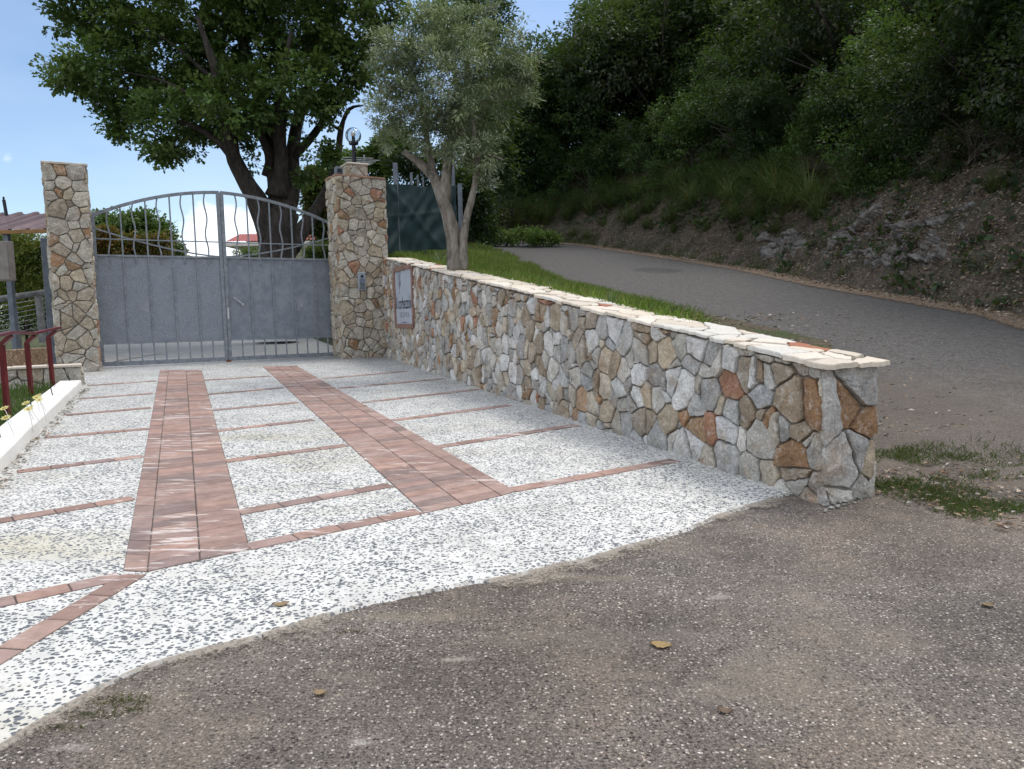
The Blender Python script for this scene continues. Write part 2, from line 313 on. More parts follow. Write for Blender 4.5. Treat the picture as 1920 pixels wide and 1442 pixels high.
def mk_asphalt():
    k = M('worn_asphalt'); v = k.map((1, 1, 0)); X = k.xyz()
    a = k.vor(80, v=v); b = k.vor(210, v=v); e = k.vor(48, v=v)
    def sc(x): r = k.n('ShaderNodeSeparateColor'); k.put(r.inputs[0], x.outputs['Color']); return r.outputs
    ra, rb, re = sc(a), sc(b), sc(e)
    binder = k.mix(k.ramp(k.noise(1.3, 5, .6, v=v), .35, .65), (.090, .080, .074), (.140, .120, .104))
    chip = k.mix(ra[0], (.085, .073, .067), (.27, .235, .205)); chip = k.mix(k.math('GREATER_THAN', ra[1], .86), chip, (.42, .39, .35)); chip = k.mix(k.math('LESS_THAN', ra[1], .18), chip, (.035, .03, .03))
    m = k.math('MULTIPLY', k.ramp(a.outputs['Distance'], .36, .50, 1, 0), k.math('GREATER_THAN', ra[2], .16))
    m2 = k.math('MULTIPLY', k.ramp(b.outputs['Distance'], .3, .5, 1, 0), k.math('GREATER_THAN', rb[2], .35))
    c = k.mix(m2, binder, k.mix(rb[0], (.05, .043, .04), (.27, .235, .21))); c = k.mix(m, c, chip)
    m3 = k.math('MULTIPLY', k.ramp(e.outputs['Distance'], .20, .30, 1, 0), k.math('GREATER_THAN', re[2], .80)); c = k.mix(m3, c, k.mix(re[0], (.20, .17, .15), (.40, .36, .33)))
    gr = k.noise(85, 6, .8, v=v); c = k.hsv(c, k.ramp(gr, .37, .63, .36, 1.85)); c = k.hsv(c, k.ramp(k.noise(19, 5, .7, v=v), .3, .7, .78, 1.22))
    c = k.mix(k.ramp(k.noise(.55, 5, .6, v=v), .40, .62, 0, .55), c, k.mix(1, c, (1.0, .88, .78), 'MULTIPLY')); c = k.hsv(c, k.ramp(k.noise(.8, 5, .65, v=k.map((1, 1.3, 0), (0, 0, 2), v=v)), .35, .65, .78, 1.18))
    # dust: sandy drifts, densest beside the apron
    dn = k.noise(1.1, 6, .65, v=v); dust = k.ramp(dn, .46, .72, .04, .50)
    fine = k.ramp(k.noise(70, 5, .7, v=v), .3, .7, .35, 1.2); dust = k.math('MULTIPLY', dust, fine)
    c = k.mix(dust, c, (.33, .27, .215))
    dk = k.ramp(k.noise(.7, 4, .6, v=k.map((1, 1, 0), (0, 0, 1))), .52, .7, 0, .55); c = k.mix(dk, c, k.mix(.5, c, (.045, .040, .040)))
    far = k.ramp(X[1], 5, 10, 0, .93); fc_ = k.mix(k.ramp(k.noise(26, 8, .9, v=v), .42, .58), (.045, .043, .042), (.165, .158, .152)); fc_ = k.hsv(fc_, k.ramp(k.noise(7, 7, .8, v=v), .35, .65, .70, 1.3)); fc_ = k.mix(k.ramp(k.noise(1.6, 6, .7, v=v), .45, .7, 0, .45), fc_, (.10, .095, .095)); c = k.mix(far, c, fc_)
    # gravelly earth that has spread over the asphalt beside the wall end
    ex = k.math('DIVIDE', k.math('SUBTRACT', X[0], 3.75), 1.35); ey = k.math('DIVIDE', k.math('SUBTRACT', X[1], 6.7), 2.6); rr_ = k.math('SQRT', k.math('ADD', k.math('MULTIPLY', ex, ex), k.math('MULTIPLY', ey, ey)))
    sm = k.math('MULTIPLY', .55, 1); sm = k.ramp(k.math('ADD', rr_, k.math('MULTIPLY', k.math('SUBTRACT', k.noise(2.4, 6, .7, v=v), .5), 1.6)), .6, 1.1, .5, 0); c = k.mix(sm, c, k.mix(k.ramp(k.noise(40, 6, .8, v=v), .35, .65), (.06, .048, .038), (.17, .14, .115)))
    # worn pale patches, one repair patch and hairline cracks
    for px, py, rx, ry, st_, col_ in ((1450, 1265, .28, .19, .5, (.30, .25, .20)), (1330, 1290, .16, .08, .4, (.29, .245, .20)), (760, 1150, .3, .05, .5, (.32, .27, .21)), (1120, 1080, .26, .05, .45, (.32, .27, .21)), (860, 1230, .07, .022, .8, (.42, .36, .31)), (1345, 1115, .05, .03, .8, (.40, .36, .32)), (675, 1385, .03, .02, .9, (.46, .42, .38)), (280, 1240, .05, .03, .6, (.40, .36, .31)), (130, 1395, .06, .02, .7, (.42, .38, .34)), (1150, 1190, .5, .10, .35, (.28, .24, .20))):
        g_ = D(px, py); dx = k.math('DIVIDE', k.math('SUBTRACT', X[0], float(g_[0])), rx); dy = k.math('DIVIDE', k.math('SUBTRACT', X[1], float(g_[1])), ry); dd = k.math('SQRT', k.math('ADD', k.math('MULTIPLY', dx, dx), k.math('MULTIPLY', dy, dy)))
        mm = k.ramp(k.math('ADD', dd, k.math('MULTIPLY', k.math('SUBTRACT', k.noise(14 if rx < .1 else 5, 7, .8, v=v), .5), 3.4)), .3, 1.3, st_, 0); c = k.mix(mm, c, k.mix(k.ramp(k.noise(90, 4, .8, v=v), .35, .65), tuple(.6*x for x in col_), col_))
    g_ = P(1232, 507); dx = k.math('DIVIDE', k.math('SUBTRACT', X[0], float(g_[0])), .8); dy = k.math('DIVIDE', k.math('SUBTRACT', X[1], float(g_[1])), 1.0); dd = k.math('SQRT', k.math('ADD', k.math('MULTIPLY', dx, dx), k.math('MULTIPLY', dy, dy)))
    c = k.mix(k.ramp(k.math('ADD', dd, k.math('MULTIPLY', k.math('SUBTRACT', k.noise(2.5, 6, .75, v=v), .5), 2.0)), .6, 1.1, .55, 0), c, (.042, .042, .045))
    k.base(c).set(Roughness=.85)
    h = k.math('ADD', k.math('MULTIPLY', m, k.math('ADD', ra[0], .4)), k.math('MULTIPLY', m2, .4)); k.bump(k.math('ADD', h, k.noise(12, 5, .6, v=v)), .8, .007); return k.m
M_asphalt = mk_asphalt()

def mk_leaf(name, rough=.5, trans=.25, gl=.35):
    k = M(name); t = k.attr(); k.base(k.hsv(t, k.ramp(k.noise(1.1, 3, .5), .3, .7, .75, 1.25))); k.set(Roughness=rough, Specular_IOR_Level=gl)
    tr = k.n('ShaderNodeBsdfTranslucent'); k.put(tr.inputs[0], k.mix(.5, t, (.13, .22, .02))); ms = k.n('ShaderNodeMixShader'); ms.inputs[0].default_value = trans
    k.t.links.new(k.b.outputs[0], ms.inputs[1]); k.t.links.new(tr.outputs[0], ms.inputs[2]); k.t.links.new(ms.outputs[0], k.out.inputs[0]); return k.m
M_leaf = mk_leaf('oak_leaf', .5, .35, .35); M_olive = mk_leaf('olive_leaf', .45, .25, .5); M_grass = mk_leaf('grass_blade', .6, .3, .25)
M_dry = mk_leaf('dry_leaf', .8, .1, .2)
def mk_bark(name, a, b, sc=1.):
    k = M(name); n1 = k.noise(9*sc, 7, .7, v=k.map((1, 1, .35))); c = k.mix(k.ramp(n1, .35, .65), a, b)
    c = k.mix(k.ramp(k.noise(5, 5, .6), .56, .68, 0, .7), c, tuple(x*.35 for x in a)); k.base(c); k.bump(k.noise(14*sc, 8, .75, v=k.map((1, 1, .3))), 1., .05); return k.m
M_barkd = mk_bark('dark_bark', (.028, .023, .020), (.065, .055, .047)); M_barko = mk_bark('olive_bark', (.16, .135, .11), (.34, .31, .27), 1.5)
M_twig = plain('dry_twig', (.13, .105, .095), .9)

def mk_galv(name, a, b, grain):
    k = M(name); n1 = k.noise(grain, 5, .7); c = k.mix(k.ramp(n1, .35, .65), a, b)
    c = k.mix(k.ramp(k.noise(1.6, 5, .6), .55, .75, 0, .35), c, (.27, .29, .32)); k.base(c)
    k.set(Metallic=.35, Roughness=k.ramp(k.noise(6, 4), .3, .7, .42, .68)); k.bump(k.noise(grain*2, 3), .12, .003); return k.m
M_frame = mk_galv('galvanised_frame', (.17, .19, .215), (.26, .28, .305), 14)
M_panelA = mk_galv('galvanised_sheet_grained', (.165, .19, .225), (.28, .305, .34), 55)
M_panelB = mk_galv('galvanised_sheet_smooth', (.175, .20, .235), (.24, .265, .30), 5)
M_patch = plain('weld_patch', (.27, .29, .32), .6)
M_metal = plain('bare_metal', (.45, .46, .47), .35, .7)
M_black = plain('black_paint', (.012, .014, .02), .35)
M_red = plain('dark_red_paint', (.10, .010, .012), .35, 0, .2)
M_white = plain('white_painted_concrete', (.78, .77, .75), .7, 0, .05, 3, .3)
M_terra = plain('terracotta_tile', (.24, .145, .115), .7, 0, .25)
M_signp = plain('pale_sign_panel', (.42, .46, .53), .35, 0, .08)
M_ink = plain('dark_ink', (.018, .025, .045), .5)
M_inkl = plain('faded_ink', (.15, .18, .24), .5)
M_steel = plain('intercom_steel', (.32, .36, .40), .4, .4, .1)
M_darkp = plain('dark_plastic', (.02, .022, .028), .4)
M_roofc = plain('brown_sheet_roof', (.13, .085, .095), .45, .1, .25)
M_wood = plain('weathered_timber', (.20, .20, .195), .85, 0, .35, 9)
M_oran = plain('aged_orange_fascia', (.26, .15, .06), .8)
M_gpost = plain('grey_painted_steel', (.13, .15, .18), .5, .2)
M_wallp = plain('cream_render', (.62, .59, .55), .85, 0, .08)
M_roofr = plain('red_roof_sheet', (.30, .07, .06), .55, 0, .3)
M_conc = plain('grey_concrete', (.27, .26, .25), .9, 0, .25)
M_rubble = plain('pale_concrete_rubble', (.30, .29, .27), .9, 0, .3, 20, .6)
def mk_glass():
    k = M('clear_globe'); k.base((.80, .84, .86)).set(Roughness=.03, IOR=1.25, Transmission_Weight=1.0); return k.m
M_glass = mk_glass()
def mk_net():
    k = M('shade_netting'); c = k.mix(k.ramp(k.noise(3, 5, .6), .3, .7), (.007, .026, .030), (.017, .047, .052)); k.base(c).set(Roughness=.55, Specular_IOR_Level=.4)
    k.bump(k.math('ADD', k.noise(6, 5, .6), k.noise(200, 2)), .4, .02)
    return k.m
M_net = mk_net()
def mk_soil(name, a, b, g=None, amt=0.):
    k = M(name); c = k.mix(k.ramp(k.noise(3, 7, .7), .35, .65), a, b); c = k.mix(k.ramp(k.noise(22, 7, .85), .50, .60, 0, .8), c, tuple(min(1, x*2.4) for x in b))
    c = k.mix(k.ramp(k.noise(9, 6, .7), .5, .62, 0, .6), c, tuple(x*.4 for x in a))
    if g: c = k.mix(k.ramp(k.noise(1.4, 5, .65), .45, .62, 0, amt), c, g)
    k.base(c); k.bump(k.noise(14, 8, .75), 1., .06); return k.m
M_bank = mk_soil('leafy_bank_earth', (.060, .045, .036), (.110, .087, .069), (.04, .055, .022), .55)
M_verge = mk_soil('verge_soil', (.07, .055, .038), (.12, .095, .065), (.045, .085, .018), .8)
M_dust = mk_soil('sandy_dust', (.22, .17, .125), (.30, .24, .18))
M_rock = (lambda k: (k.base(k.mix(k.ramp(k.noise(2.6, 7, .75), .45, .58), k.mix(k.ramp(k.noise(6, 8, .8), .4, .6), (.30, .29, .28), (.17, .16, .15)), k.mix(k.ramp(k.noise(9, 6, .7), .4, .6), (.07, .055, .042), (.13, .10, .08)))), k.bump(k.noise(9, 9, .75), 1., .09), k.m)[-1])(M('limestone_outcrop'))
M_ground = mk_soil('far_ground', (.05, .06, .025), (.09, .10, .045))

# ------------------------------------------------------------------ ground, forecourt, road
def grid_mesh(name, pts, mat, smooth=True, **tags):
    """pts[i][j] -> points of a sheet"""
    pts = np.array(pts, float); a, b = pts.shape[:2]
    vs = pts.reshape(-1, 3); fs = [(i*b+j, (i+1)*b+j, (i+1)*b+j+1, i*b+j+1) for i in range(a-1) for j in range(b-1)]
    m = MB(); m.add(vs, fs); o = m.build(name, mat, smooth=smooth, **tags); return o
# base sheet out to the horizon
g = [[(r*math.cos(t)+0, 8+r*math.sin(t), max(-2.5, min(3.0, Dz(r*math.cos(t), 8+r*math.sin(t))))-.22) for t in np.linspace(0, 2*math.pi, 73)] for r in (.01, 4, 8, 14, 20, 30, 45, 70, 120, 250, 600)]
grid_mesh('ground', g, M_ground, kind='structure')
# asphalt
Q1 = [.2+.3*i for i in range(4)]+list(np.linspace(1.4, 16, 34)); Q0 = list(np.linspace(-16, -.1, 30))
def aspt(s, q):
    q += max(0, -s)*.5; p = wpt(s, q, 0); z = smax(Dz(p[0], p[1])-.012, Pz(p[0], p[1])) if q > .1 else Dz(p[0], p[1])-.012; z += .004*mnoise.noise(Vector((p[0]*1.1, p[1]*1.1, 0))); return (p[0], p[1], z)
mb = MB()
SA = list(np.linspace(-40, 0, 41))+list(np.linspace(.4, 10.6, 27))
for SS, QQ in ((SA, Q1), (list(np.linspace(10.6, 13.5, 16))+list(np.linspace(14, 30, 24)), Q0+Q1)):
    b = len(QQ); mb.add([aspt(s, q) for s in SS for q in QQ], [(i*b+j, (i+1)*b+j, (i+1)*b+j+1, i*b+j+1) for i in range(len(SS)-1) for j in range(b-1)])
mb.build('asphalt_road', M_asphalt, smooth=True, kind='structure')
# pebbled forecourt with a ragged front edge
edge = [(-320, 1555), (-150, 1478), (0, 1400), (110, 1325), (180, 1285), (270, 1245), (370, 1217), (480, 1190), (590, 1158), (700, 1125), (810, 1102), (920, 1085), (1010, 1066), (1100, 1045), (1200, 1015), (1300, 985), (1380, 955), (1440, 936), (1495, 920)]
E3 = [D(*e) for e in edge]; en = []
for a, b in zip(E3[:-1], E3[1:]):
    n = max(2, int(np.linalg.norm(b-a)/.035))
    for i in range(n):
        p = a+(b-a)*i/n; p = p+np.array([.022*mnoise.noise(Vector((p[0]*3, p[1]*3, 1)))+.012*mnoise.noise(Vector((p[0]*17, p[1]*17, 5))), .05*mnoise.noise(Vector((p[0]*2.6, p[1]*2.6, 9)))+.014*mnoise.noise(Vector((p[0]*19, p[1]*19, 3))), 0]); en.append(p)
kb = [D(154, 730), D(115, 770), D(50, 837), D(0, 892), D(-90, 985)]
back = [wpt(s, .06, 0) for s in (11.4, 8, 4, .2)]+[wpt(-3, -.5, 0), wpt(-26, -.5, 0)]+[kb[0]+np.array([AX[0]*28, AX[1]*28, 0])+np.array([-3., 0, 0]), kb[0]+np.array([-2., 2.6, 0]), kb[0]+np.array([-.1, .1, 0])]+[k+np.array([-.06, -.02, 0]) for k in kb[1:]]
poly = [(p[0], p[1], Dz(p[0], p[1])) for p in list(en)+back]
mb = MB(); n = len(poly); nf_ = len(en); mb.add(poly+[(x+(.03+.02*mnoise.noise(Vector((x*8, y*8, 0))) if i < nf_ else 0)*.5, y-(.03+.02*mnoise.noise(Vector((x*8, y*8, 0))) if i < nf_ else 0)*.86, z-(.022 if i < nf_ else .05)) for i, (x, y, z) in enumerate(poly)], [tuple(range(n))]+[(i, i+n, (i+1) % n+n, (i+1) % n) for i in range(n)])
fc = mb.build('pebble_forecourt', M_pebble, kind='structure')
# sandy dust that has collected along the apron edge, thinning out over the asphalt
k = M('sandy_edge_dust'); at_f = k.n('ShaderNodeAttribute', attribute_name='fade'); v_ = k.map((1, 1, 0))
nn_ = k.math('ADD', k.math('MULTIPLY', k.noise(2.3, 6, .75, v=v_), 1.1), k.math('MULTIPLY', k.noise(60, 6, .85, v=v_), .9))
al = k.ramp(k.math('ADD', k.math('MULTIPLY', at_f.outputs['Fac'], .75), k.math('SUBTRACT', nn_, 1.02)), .24, .46, 0, .8)
k.base(k.mix(k.ramp(k.noise(60, 5, .75, v=v_), .35, .65), (.24, .20, .16), (.40, .35, .29))); k.put(k.b.inputs['Alpha'], al); k.bump(k.noise(60, 4, .7, v=v_), .5, .005); M_edge = k.m
wd = [0, .015, .04, .10, .22, .40]; fd = [.55, .55, .52, .45, .28, 0]; V_ = []; FD = []
for i, p in enumerate(en[::2]):
    x = .7+.6*mnoise.noise(Vector((p[0]*1.3, p[1]*1.3, 20)))
    for w__, f_ in zip(wd, fd):
        X_, Y_ = p[0]+w__*x*.5, p[1]-w__*x*.86; V_.append((X_, Y_, Dz(X_, Y_)+(.0035 if w__ < .15 else .001))); FD.append(f_)
nE = len(en[::2]); me = bpy.data.meshes.new('sand_drift'); me.from_pydata(V_, [], [(i*6+j, i*6+j+1, i*6+j+7, i*6+j+6) for i in range(nE-1) for j in range(5)]); me.update()
me.attributes.new('fade', 'FLOAT', 'POINT').data.foreach_set('value', FD); me.materials.append(M_edge); link('sand_drift', me, None, kind='structure')

# bricks: strips and single courses, each brick its own block, all in one surface
BP = [(.31, .205, .175), (.345, .24, .205), (.28, .19, .165), (.34, .24, .215), (.25, .185, .17), (.355, .23, .19)]
bk = MB()
def brick(q, th=.006):
    """q: four plan corners in order"""
    q = [np.array(p[:2], float) for p in q]; c = sum(q)/4; zz = th+rnd.uniform(-.0012, .0015)
    g_ = .0042
    def ins(p): d = p-c; L = np.hypot(*d); return p-d/L*g_
    o = [ins(p) for p in q]; t = [p-(p-c)/np.hypot(*(p-c))*.004 for p in o]
    vs = [(p[0], p[1], Dz(*p)-.02) for p in o]+[(p[0], p[1], Dz(*p)+zz-.003) for p in o]+[(p[0], p[1], Dz(*p)+zz) for p in t]
    col = rnd.choice(BP); f = rnd.uniform(.86, 1.12); col = tuple(x*f for x in col)
    bk.add([(p[0], p[1], Dz(*p)+.0018) for p in q], [(0, 1, 2, 3)], (.085, .07, .062))
    bk.add(vs, [(0, 1, 5, 4), (1, 2, 6, 5), (2, 3, 7, 6), (3, 0, 4, 7), (4, 5, 9, 8), (5, 6, 10, 9), (6, 7, 11, 10), (7, 4, 8, 11), (8, 9, 10, 11)], col)
def lerp(a, b, t): return a+(b-a)*t
def strip(bot, top, kinds):
    """bot/top: pixel ends of the column lines; kinds: 'L' rows of bricks across, 'B' border bricks along"""
    bl = [D(*b) for b in bot]; tl = [D(*t) for t in top]
    for j, kd in enumerate(kinds):
        a0, a1, b0, b1 = bl[j], tl[j], bl[j+1], tl[j+1]; L = np.linalg.norm(a1-a0); n = int(round(L/(.122 if kd == 'L' else .25)))
        for i in range(n):
            t0, t1 = i/n, (i+1)/n; brick([lerp(a0, a1, t0), lerp(b0, b1, t0), lerp(b0, b1, t1), lerp(a0, a1, t1)])
strip([(231, 1071), (276, 1073), (375, 1051), (469, 1031)], [(300, 694), (316, 694), (349, 694), (378, 694)], 'BLL')
strip([(795, 963), (868, 947), (940, 930), (967, 922)], [(492, 687), (517, 687), (542, 687), (556, 686)], 'LLB')
def course(a, b, w=.118, side=1, px=True):
    a, b = (D(*a), D(*b)) if px else (a, b); L = np.linalg.norm(b-a); d = (b-a)[:2]/L; nn = np.array([-d[1], d[0]])*w*side; n = max(1, int(round(L/.25)))
    for i in range(n):
        p, q = lerp(a, b, i/n)[:2], lerp(a, b, (i+1)/n)[:2]; brick([p, q, q+nn, p+nn])
for a, b in [((453, 966), (740, 913)), ((425, 868), (656, 837)), ((409, 810), (592, 789)), ((398, 771), (562, 756)), ((389, 741), (534, 728)), ((384, 714), (509, 706)),
             ((-60, 992), (254, 938)), ((33, 888), (271, 858)), ((83, 823), (280, 806)), ((125, 780), (285, 766)), ((150, 749), (288, 739)), ((165, 724), (295, 715)),
             ((825, 841), (1088, 799)), ((744, 790), (962, 761)), ((686, 756), (903, 731)), ((639, 729), (836, 711)), ((607, 711), (764, 697)),
             ((471, 1032), (795, 963)), ((969, 923), (1277, 866)), ((-80, 1158), (231, 1088))]: course(a, b)
course((-60, 1285), (274, 1079))
bk.build('brick_paving', M_brick, kind='structure')

# ------------------------------------------------------------------ stonework
GREY = [(.62, .61, .59), (.58, .57, .56), (.50, .44, .35), (.46, .38, .28), (.58, .55, .50), (.37, .36, .345), (.47, .455, .43), (.36, .345, .32), (.56, .545, .52), (.42, .40, .36), (.43, .385, .32), (.38, .325, .26), (.33, .31, .29), (.50, .475, .43), (.32, .25, .18), (.35, .29, .22), (.38, .38, .38), (.43, .425, .41)]
TAN = [(.50, .46, .38), (.44, .37, .27), (.38, .33, .255), (.46, .42, .35), (.34, .29, .22), (.40, .36, .31), (.49, .46, .39), (.36, .32, .27), (.43, .40, .34)]
RUST = [(.34, .20, .11), (.36, .24, .15), (.30, .20, .12), (.36, .19, .12)]
def clip(poly, nx, ny, c):
    out = []; m = len(poly)
    for i in range(m):
        a, b = poly[i], poly[(i+1) % m]; da = a[0]*nx+a[1]*ny-c; db = b[0]*nx+b[1]*ny-c
        if da <= 0: out.append(a)
        if (da < 0 < db) or (db < 0 < da): t = da/(da-db); out.append((a[0]+(b[0]-a[0])*t, a[1]+(b[1]-a[1])*t))
    return out
def voronoi(sites, wts, quad, gap):
    A = np.array(sites); out = []
    for i in range(len(A)):
        d = np.hypot(*(A-A[i]).T); order = np.argsort(d)[1:26]; poly = list(quad)
        for j in order:
            n = A[j]-A[i]; L = np.hypot(*n); c = (A[j]@A[j]-A[i]@A[i]-wts[j]+wts[i])/2-gap*L/2*rnd.uniform(.6, 1.5)
            poly = clip(poly, n[0], n[1], c)
            if len(poly) < 3: break
        out.append(poly if len(poly) >= 3 else None)
    return out
def scatter(u0_, u1_, v0_, v1_, size, asp=1.):
    """jittered staggered sites; asp = height/width of the stones"""
    w_, h_ = size/math.sqrt(asp), size*math.sqrt(asp); st = []; nv = max(1, int(round((v1_-v0_)/h_))); nu = max(1, int(round((u1_-u0_)/w_)))
    for j in range(nv):
        for i in range(nu+1):
            if rnd.random() < .1: continue
            st.append((u0_+(u1_-u0_)*(i+.5*(j % 2)+rnd.uniform(-.5, .5))/nu, v0_+(v1_-v0_)*(j+.5+rnd.uniform(-.46, .46))/nv))
            if rnd.random() < .2: st.append((st[-1][0]+rnd.uniform(.06, .12), st[-1][1]+rnd.uniform(-.12, .12)))
            elif rnd.random() < .07: st += [(st[-1][0]+rnd.uniform(-.03, .03), st[-1][1]+.055), (st[-1][0]+rnd.uniform(-.03, .03), st[-1][1]-.055)]
    return st
def area(p): return abs(sum(p[i][0]*p[(i+1) % len(p)][1]-p[(i+1) % len(p)][0]*p[i][1] for i in range(len(p))))/2
def stone(mb, poly, fr, proud, col, seg=.038, jit=.006, dome=.005):
    """one rough stone; fr(u, v, d) -> point"""
    A = area(poly)
    if A < .0012: return
    cx = sum(p[0] for p in poly)/len(poly); cy = sum(p[1] for p in poly)/len(poly)
    q = []
    m = len(poly)
    for i in range(m):                      # knock the corners off
        a, b, c = poly[i-1], poly[i], poly[(i+1) % m]; k = rnd.uniform(.0, .09)
        for e in (a, c):
            L = math.hypot(e[0]-b[0], e[1]-b[1])+1e-9; t = min(.35, k*.12/L+.02); q.append((b[0]+(e[0]-b[0])*t, b[1]+(e[1]-b[1])*t))
    r = []
    for i in range(len(q)):
        a, b = q[i], q[(i+1) % len(q)]; L = math.hypot(b[0]-a[0], b[1]-a[1]); n = max(1, int(L/seg))
        for k in range(n):
            t = k/n; r.append((a[0]+(b[0]-a[0])*t+rnd.uniform(-jit, jit), a[1]+(b[1]-a[1])*t+rnd.uniform(-jit, jit)))
    n = len(r); tu, tv = rnd.uniform(-.07, .07), rnd.uniform(-.07, .07); sd_ = rnd.random()*50
    def dz(u, v, f): return proud*f+(u-cx)*tu+(v-cy)*tv+.016*mnoise.noise(Vector((u*7, v*7, sd_)))*f+.008*mnoise.noise(Vector((u*19, v*19, sd_)))*f
    vs = [fr(u, v, -.012) for u, v in r]+[fr(u, v, max(.004, dz(u, v, .72))) for u, v in r]
    for sc_, f in ((.955, 1.0), (.62, 1.1), (.3, 1.15)):
        for u, v in r:
            a, b = cx+(u-cx)*sc_, cy+(v-cy)*sc_; vs.append(fr(a, b, max(.006, dz(a, b, f)+rnd.uniform(-.0035, .0035)+dome*(1-sc_))))
    vs.append(fr(cx, cy, max(.008, dz(cx, cy, 1.3)+dome)))
    fs = []
    for k in range(4): fs += [(k*n+i, k*n+(i+1) % n, (k+1)*n+(i+1) % n, (k+1)*n+i) for i in range(n)]
    fs += [(4*n+i, 4*n+(i+1) % n, 5*n) for i in range(n)]
    mb.add(vs, fs, col)
def stonework(mb, quad, fr, size, pal, proud=.03, gap=.012, asp=1., rust=.05, holes=()):
    us = [p[0] for p in quad]; vs = [p[1] for p in quad]
    st = [s for s in scatter(min(us), max(us), min(vs), max(vs), size, asp)]
    st = [s for s in st if not any(a-.03 < s[0] < b+.03 and c-.03 < s[1] < d+.03 for a, b, c, d in holes)]
    for a, b, c, d in holes:                # stones end neatly round a hole
        nn = max(2, int((b-a)/size)); mm = max(2, int((d-c)/size))
        for i in range(nn):
            u = a+(b-a)*(i+.5)/nn; st += [(u, c-.07), (u, d+.07)]
        for i in range(mm):
            v = c+(d-c)*(i+.5)/mm; st += [(a-.07, v), (b+.07, v)]
    wt = [rnd.uniform(-.8, .8)*size*size*.4 for _ in st]
    ring = []
    for a, b, c, d in holes:                # mirror sites inside the hole hold its outline
        nn = max(2, int((b-a)/size)); mm = max(2, int((d-c)/size))
        for i in range(nn):
            u = a+(b-a)*(i+.5)/nn; ring += [(u, c+.07), (u, d-.07)]
        for i in range(mm):
            v = c+(d-c)*(i+.5)/mm; ring += [(a+.07, v), (b-.07, v)]
    for s, p in zip(st+ring, voronoi(st+ring, wt+[0]*len(ring), quad, gap)):
        if p is None or s in ring: continue
        col = rnd.choice(RUST) if rnd.random() < rust else rnd.choice(pal); f = rnd.uniform(.85, 1.15)
        stone(mb, p, fr, proud*rnd.uniform(.65, 1.5), tuple(x*f for x in col))

# long rubble-stone wall
wall = empty('stone_wall', wpt(6, .2, wbase(6)), label='long low rubble stone wall with pale slab top sloping down beside the paved forecourt', cat='wall')
sgn = [wall_at(742, 506), wall_at(777, 503), wall_at(779, 617), wall_at(747, 602)]
sg0, sg1 = sgn[0][0]+.02, sgn[1][0]; sgz0, sgz1 = (sgn[2][1]+sgn[3][1])/2, (sgn[0][1]+sgn[1][1])/2
mb = MB()
def hull_wall(s0, s1, q0, q1, n=24):
    vs = []
    for i in range(n+1):
        s = s0+(s1-s0)*i/n
        for q, top in ((q0, 0), (q0, 1), (q1, 1), (q1, 0)): vs.append(wpt(s, q, wtop(s)-.03 if top else wbase(s)-.35))
    fs = [(4*i+k, 4*i+4+k, 4*i+4+(k+1) % 4, 4*i+(k+1) % 4) for i in range(n) for k in range(4)]+[(0, 1, 2, 3), (4*n+3, 4*n+2, 4*n+1, 4*n)]
    return vs, fs
mb.add(*hull_wall(-.4, WL, .0, WT), (1, 1, 1)); mb.build('mortar_core', M_mortar, wall)
mb = MB()
def frF(u, v, d): return wpt(u, -d, wbase(u)+v)
SZ = .235
def front_piece(a, b, size, asp, holes=(), n=1):
    stonework(mb, [(a, -.04), (b, -.04), (b, wtop(b)-.045-wbase(b)), (a, wtop(a)-.045-wbase(a))], frF, size, GREY, asp=asp, holes=holes, rust=.075)
hz = ((sg0-.0, sg1+.0, sgz0-wbase(sg0), sgz1-wbase(sg0)),)
front_piece(-.3, 8.2, .17, 1.45, holes=hz); front_piece(8.2, WL+.015, .188, 1.25)
def frE(u, v, d): p = wpt(WL+d, u, 0); return np.array([p[0], p[1], Dz(p[0], p[1])+v])
stonework(mb, [(-.015, -.05), (WT+.01, -.05), (WT+.01, wtop(WL)-.045-wbase(WL)), (-.015, wtop(WL)-.045-wbase(WL))], frE, .25, GREY[3:11], rust=.05)
def frB(u, v, d): return wpt(u, WT+d, wbase(u)+v)
stonework(mb, [(8, -.05), (WL+.01, -.05), (WL+.01, wtop(WL)-.045-wbase(WL)), (8, wtop(8)-.045-wbase(8))], frB, .3, GREY)
mb.build('rubble_facing', M_stone, wall)
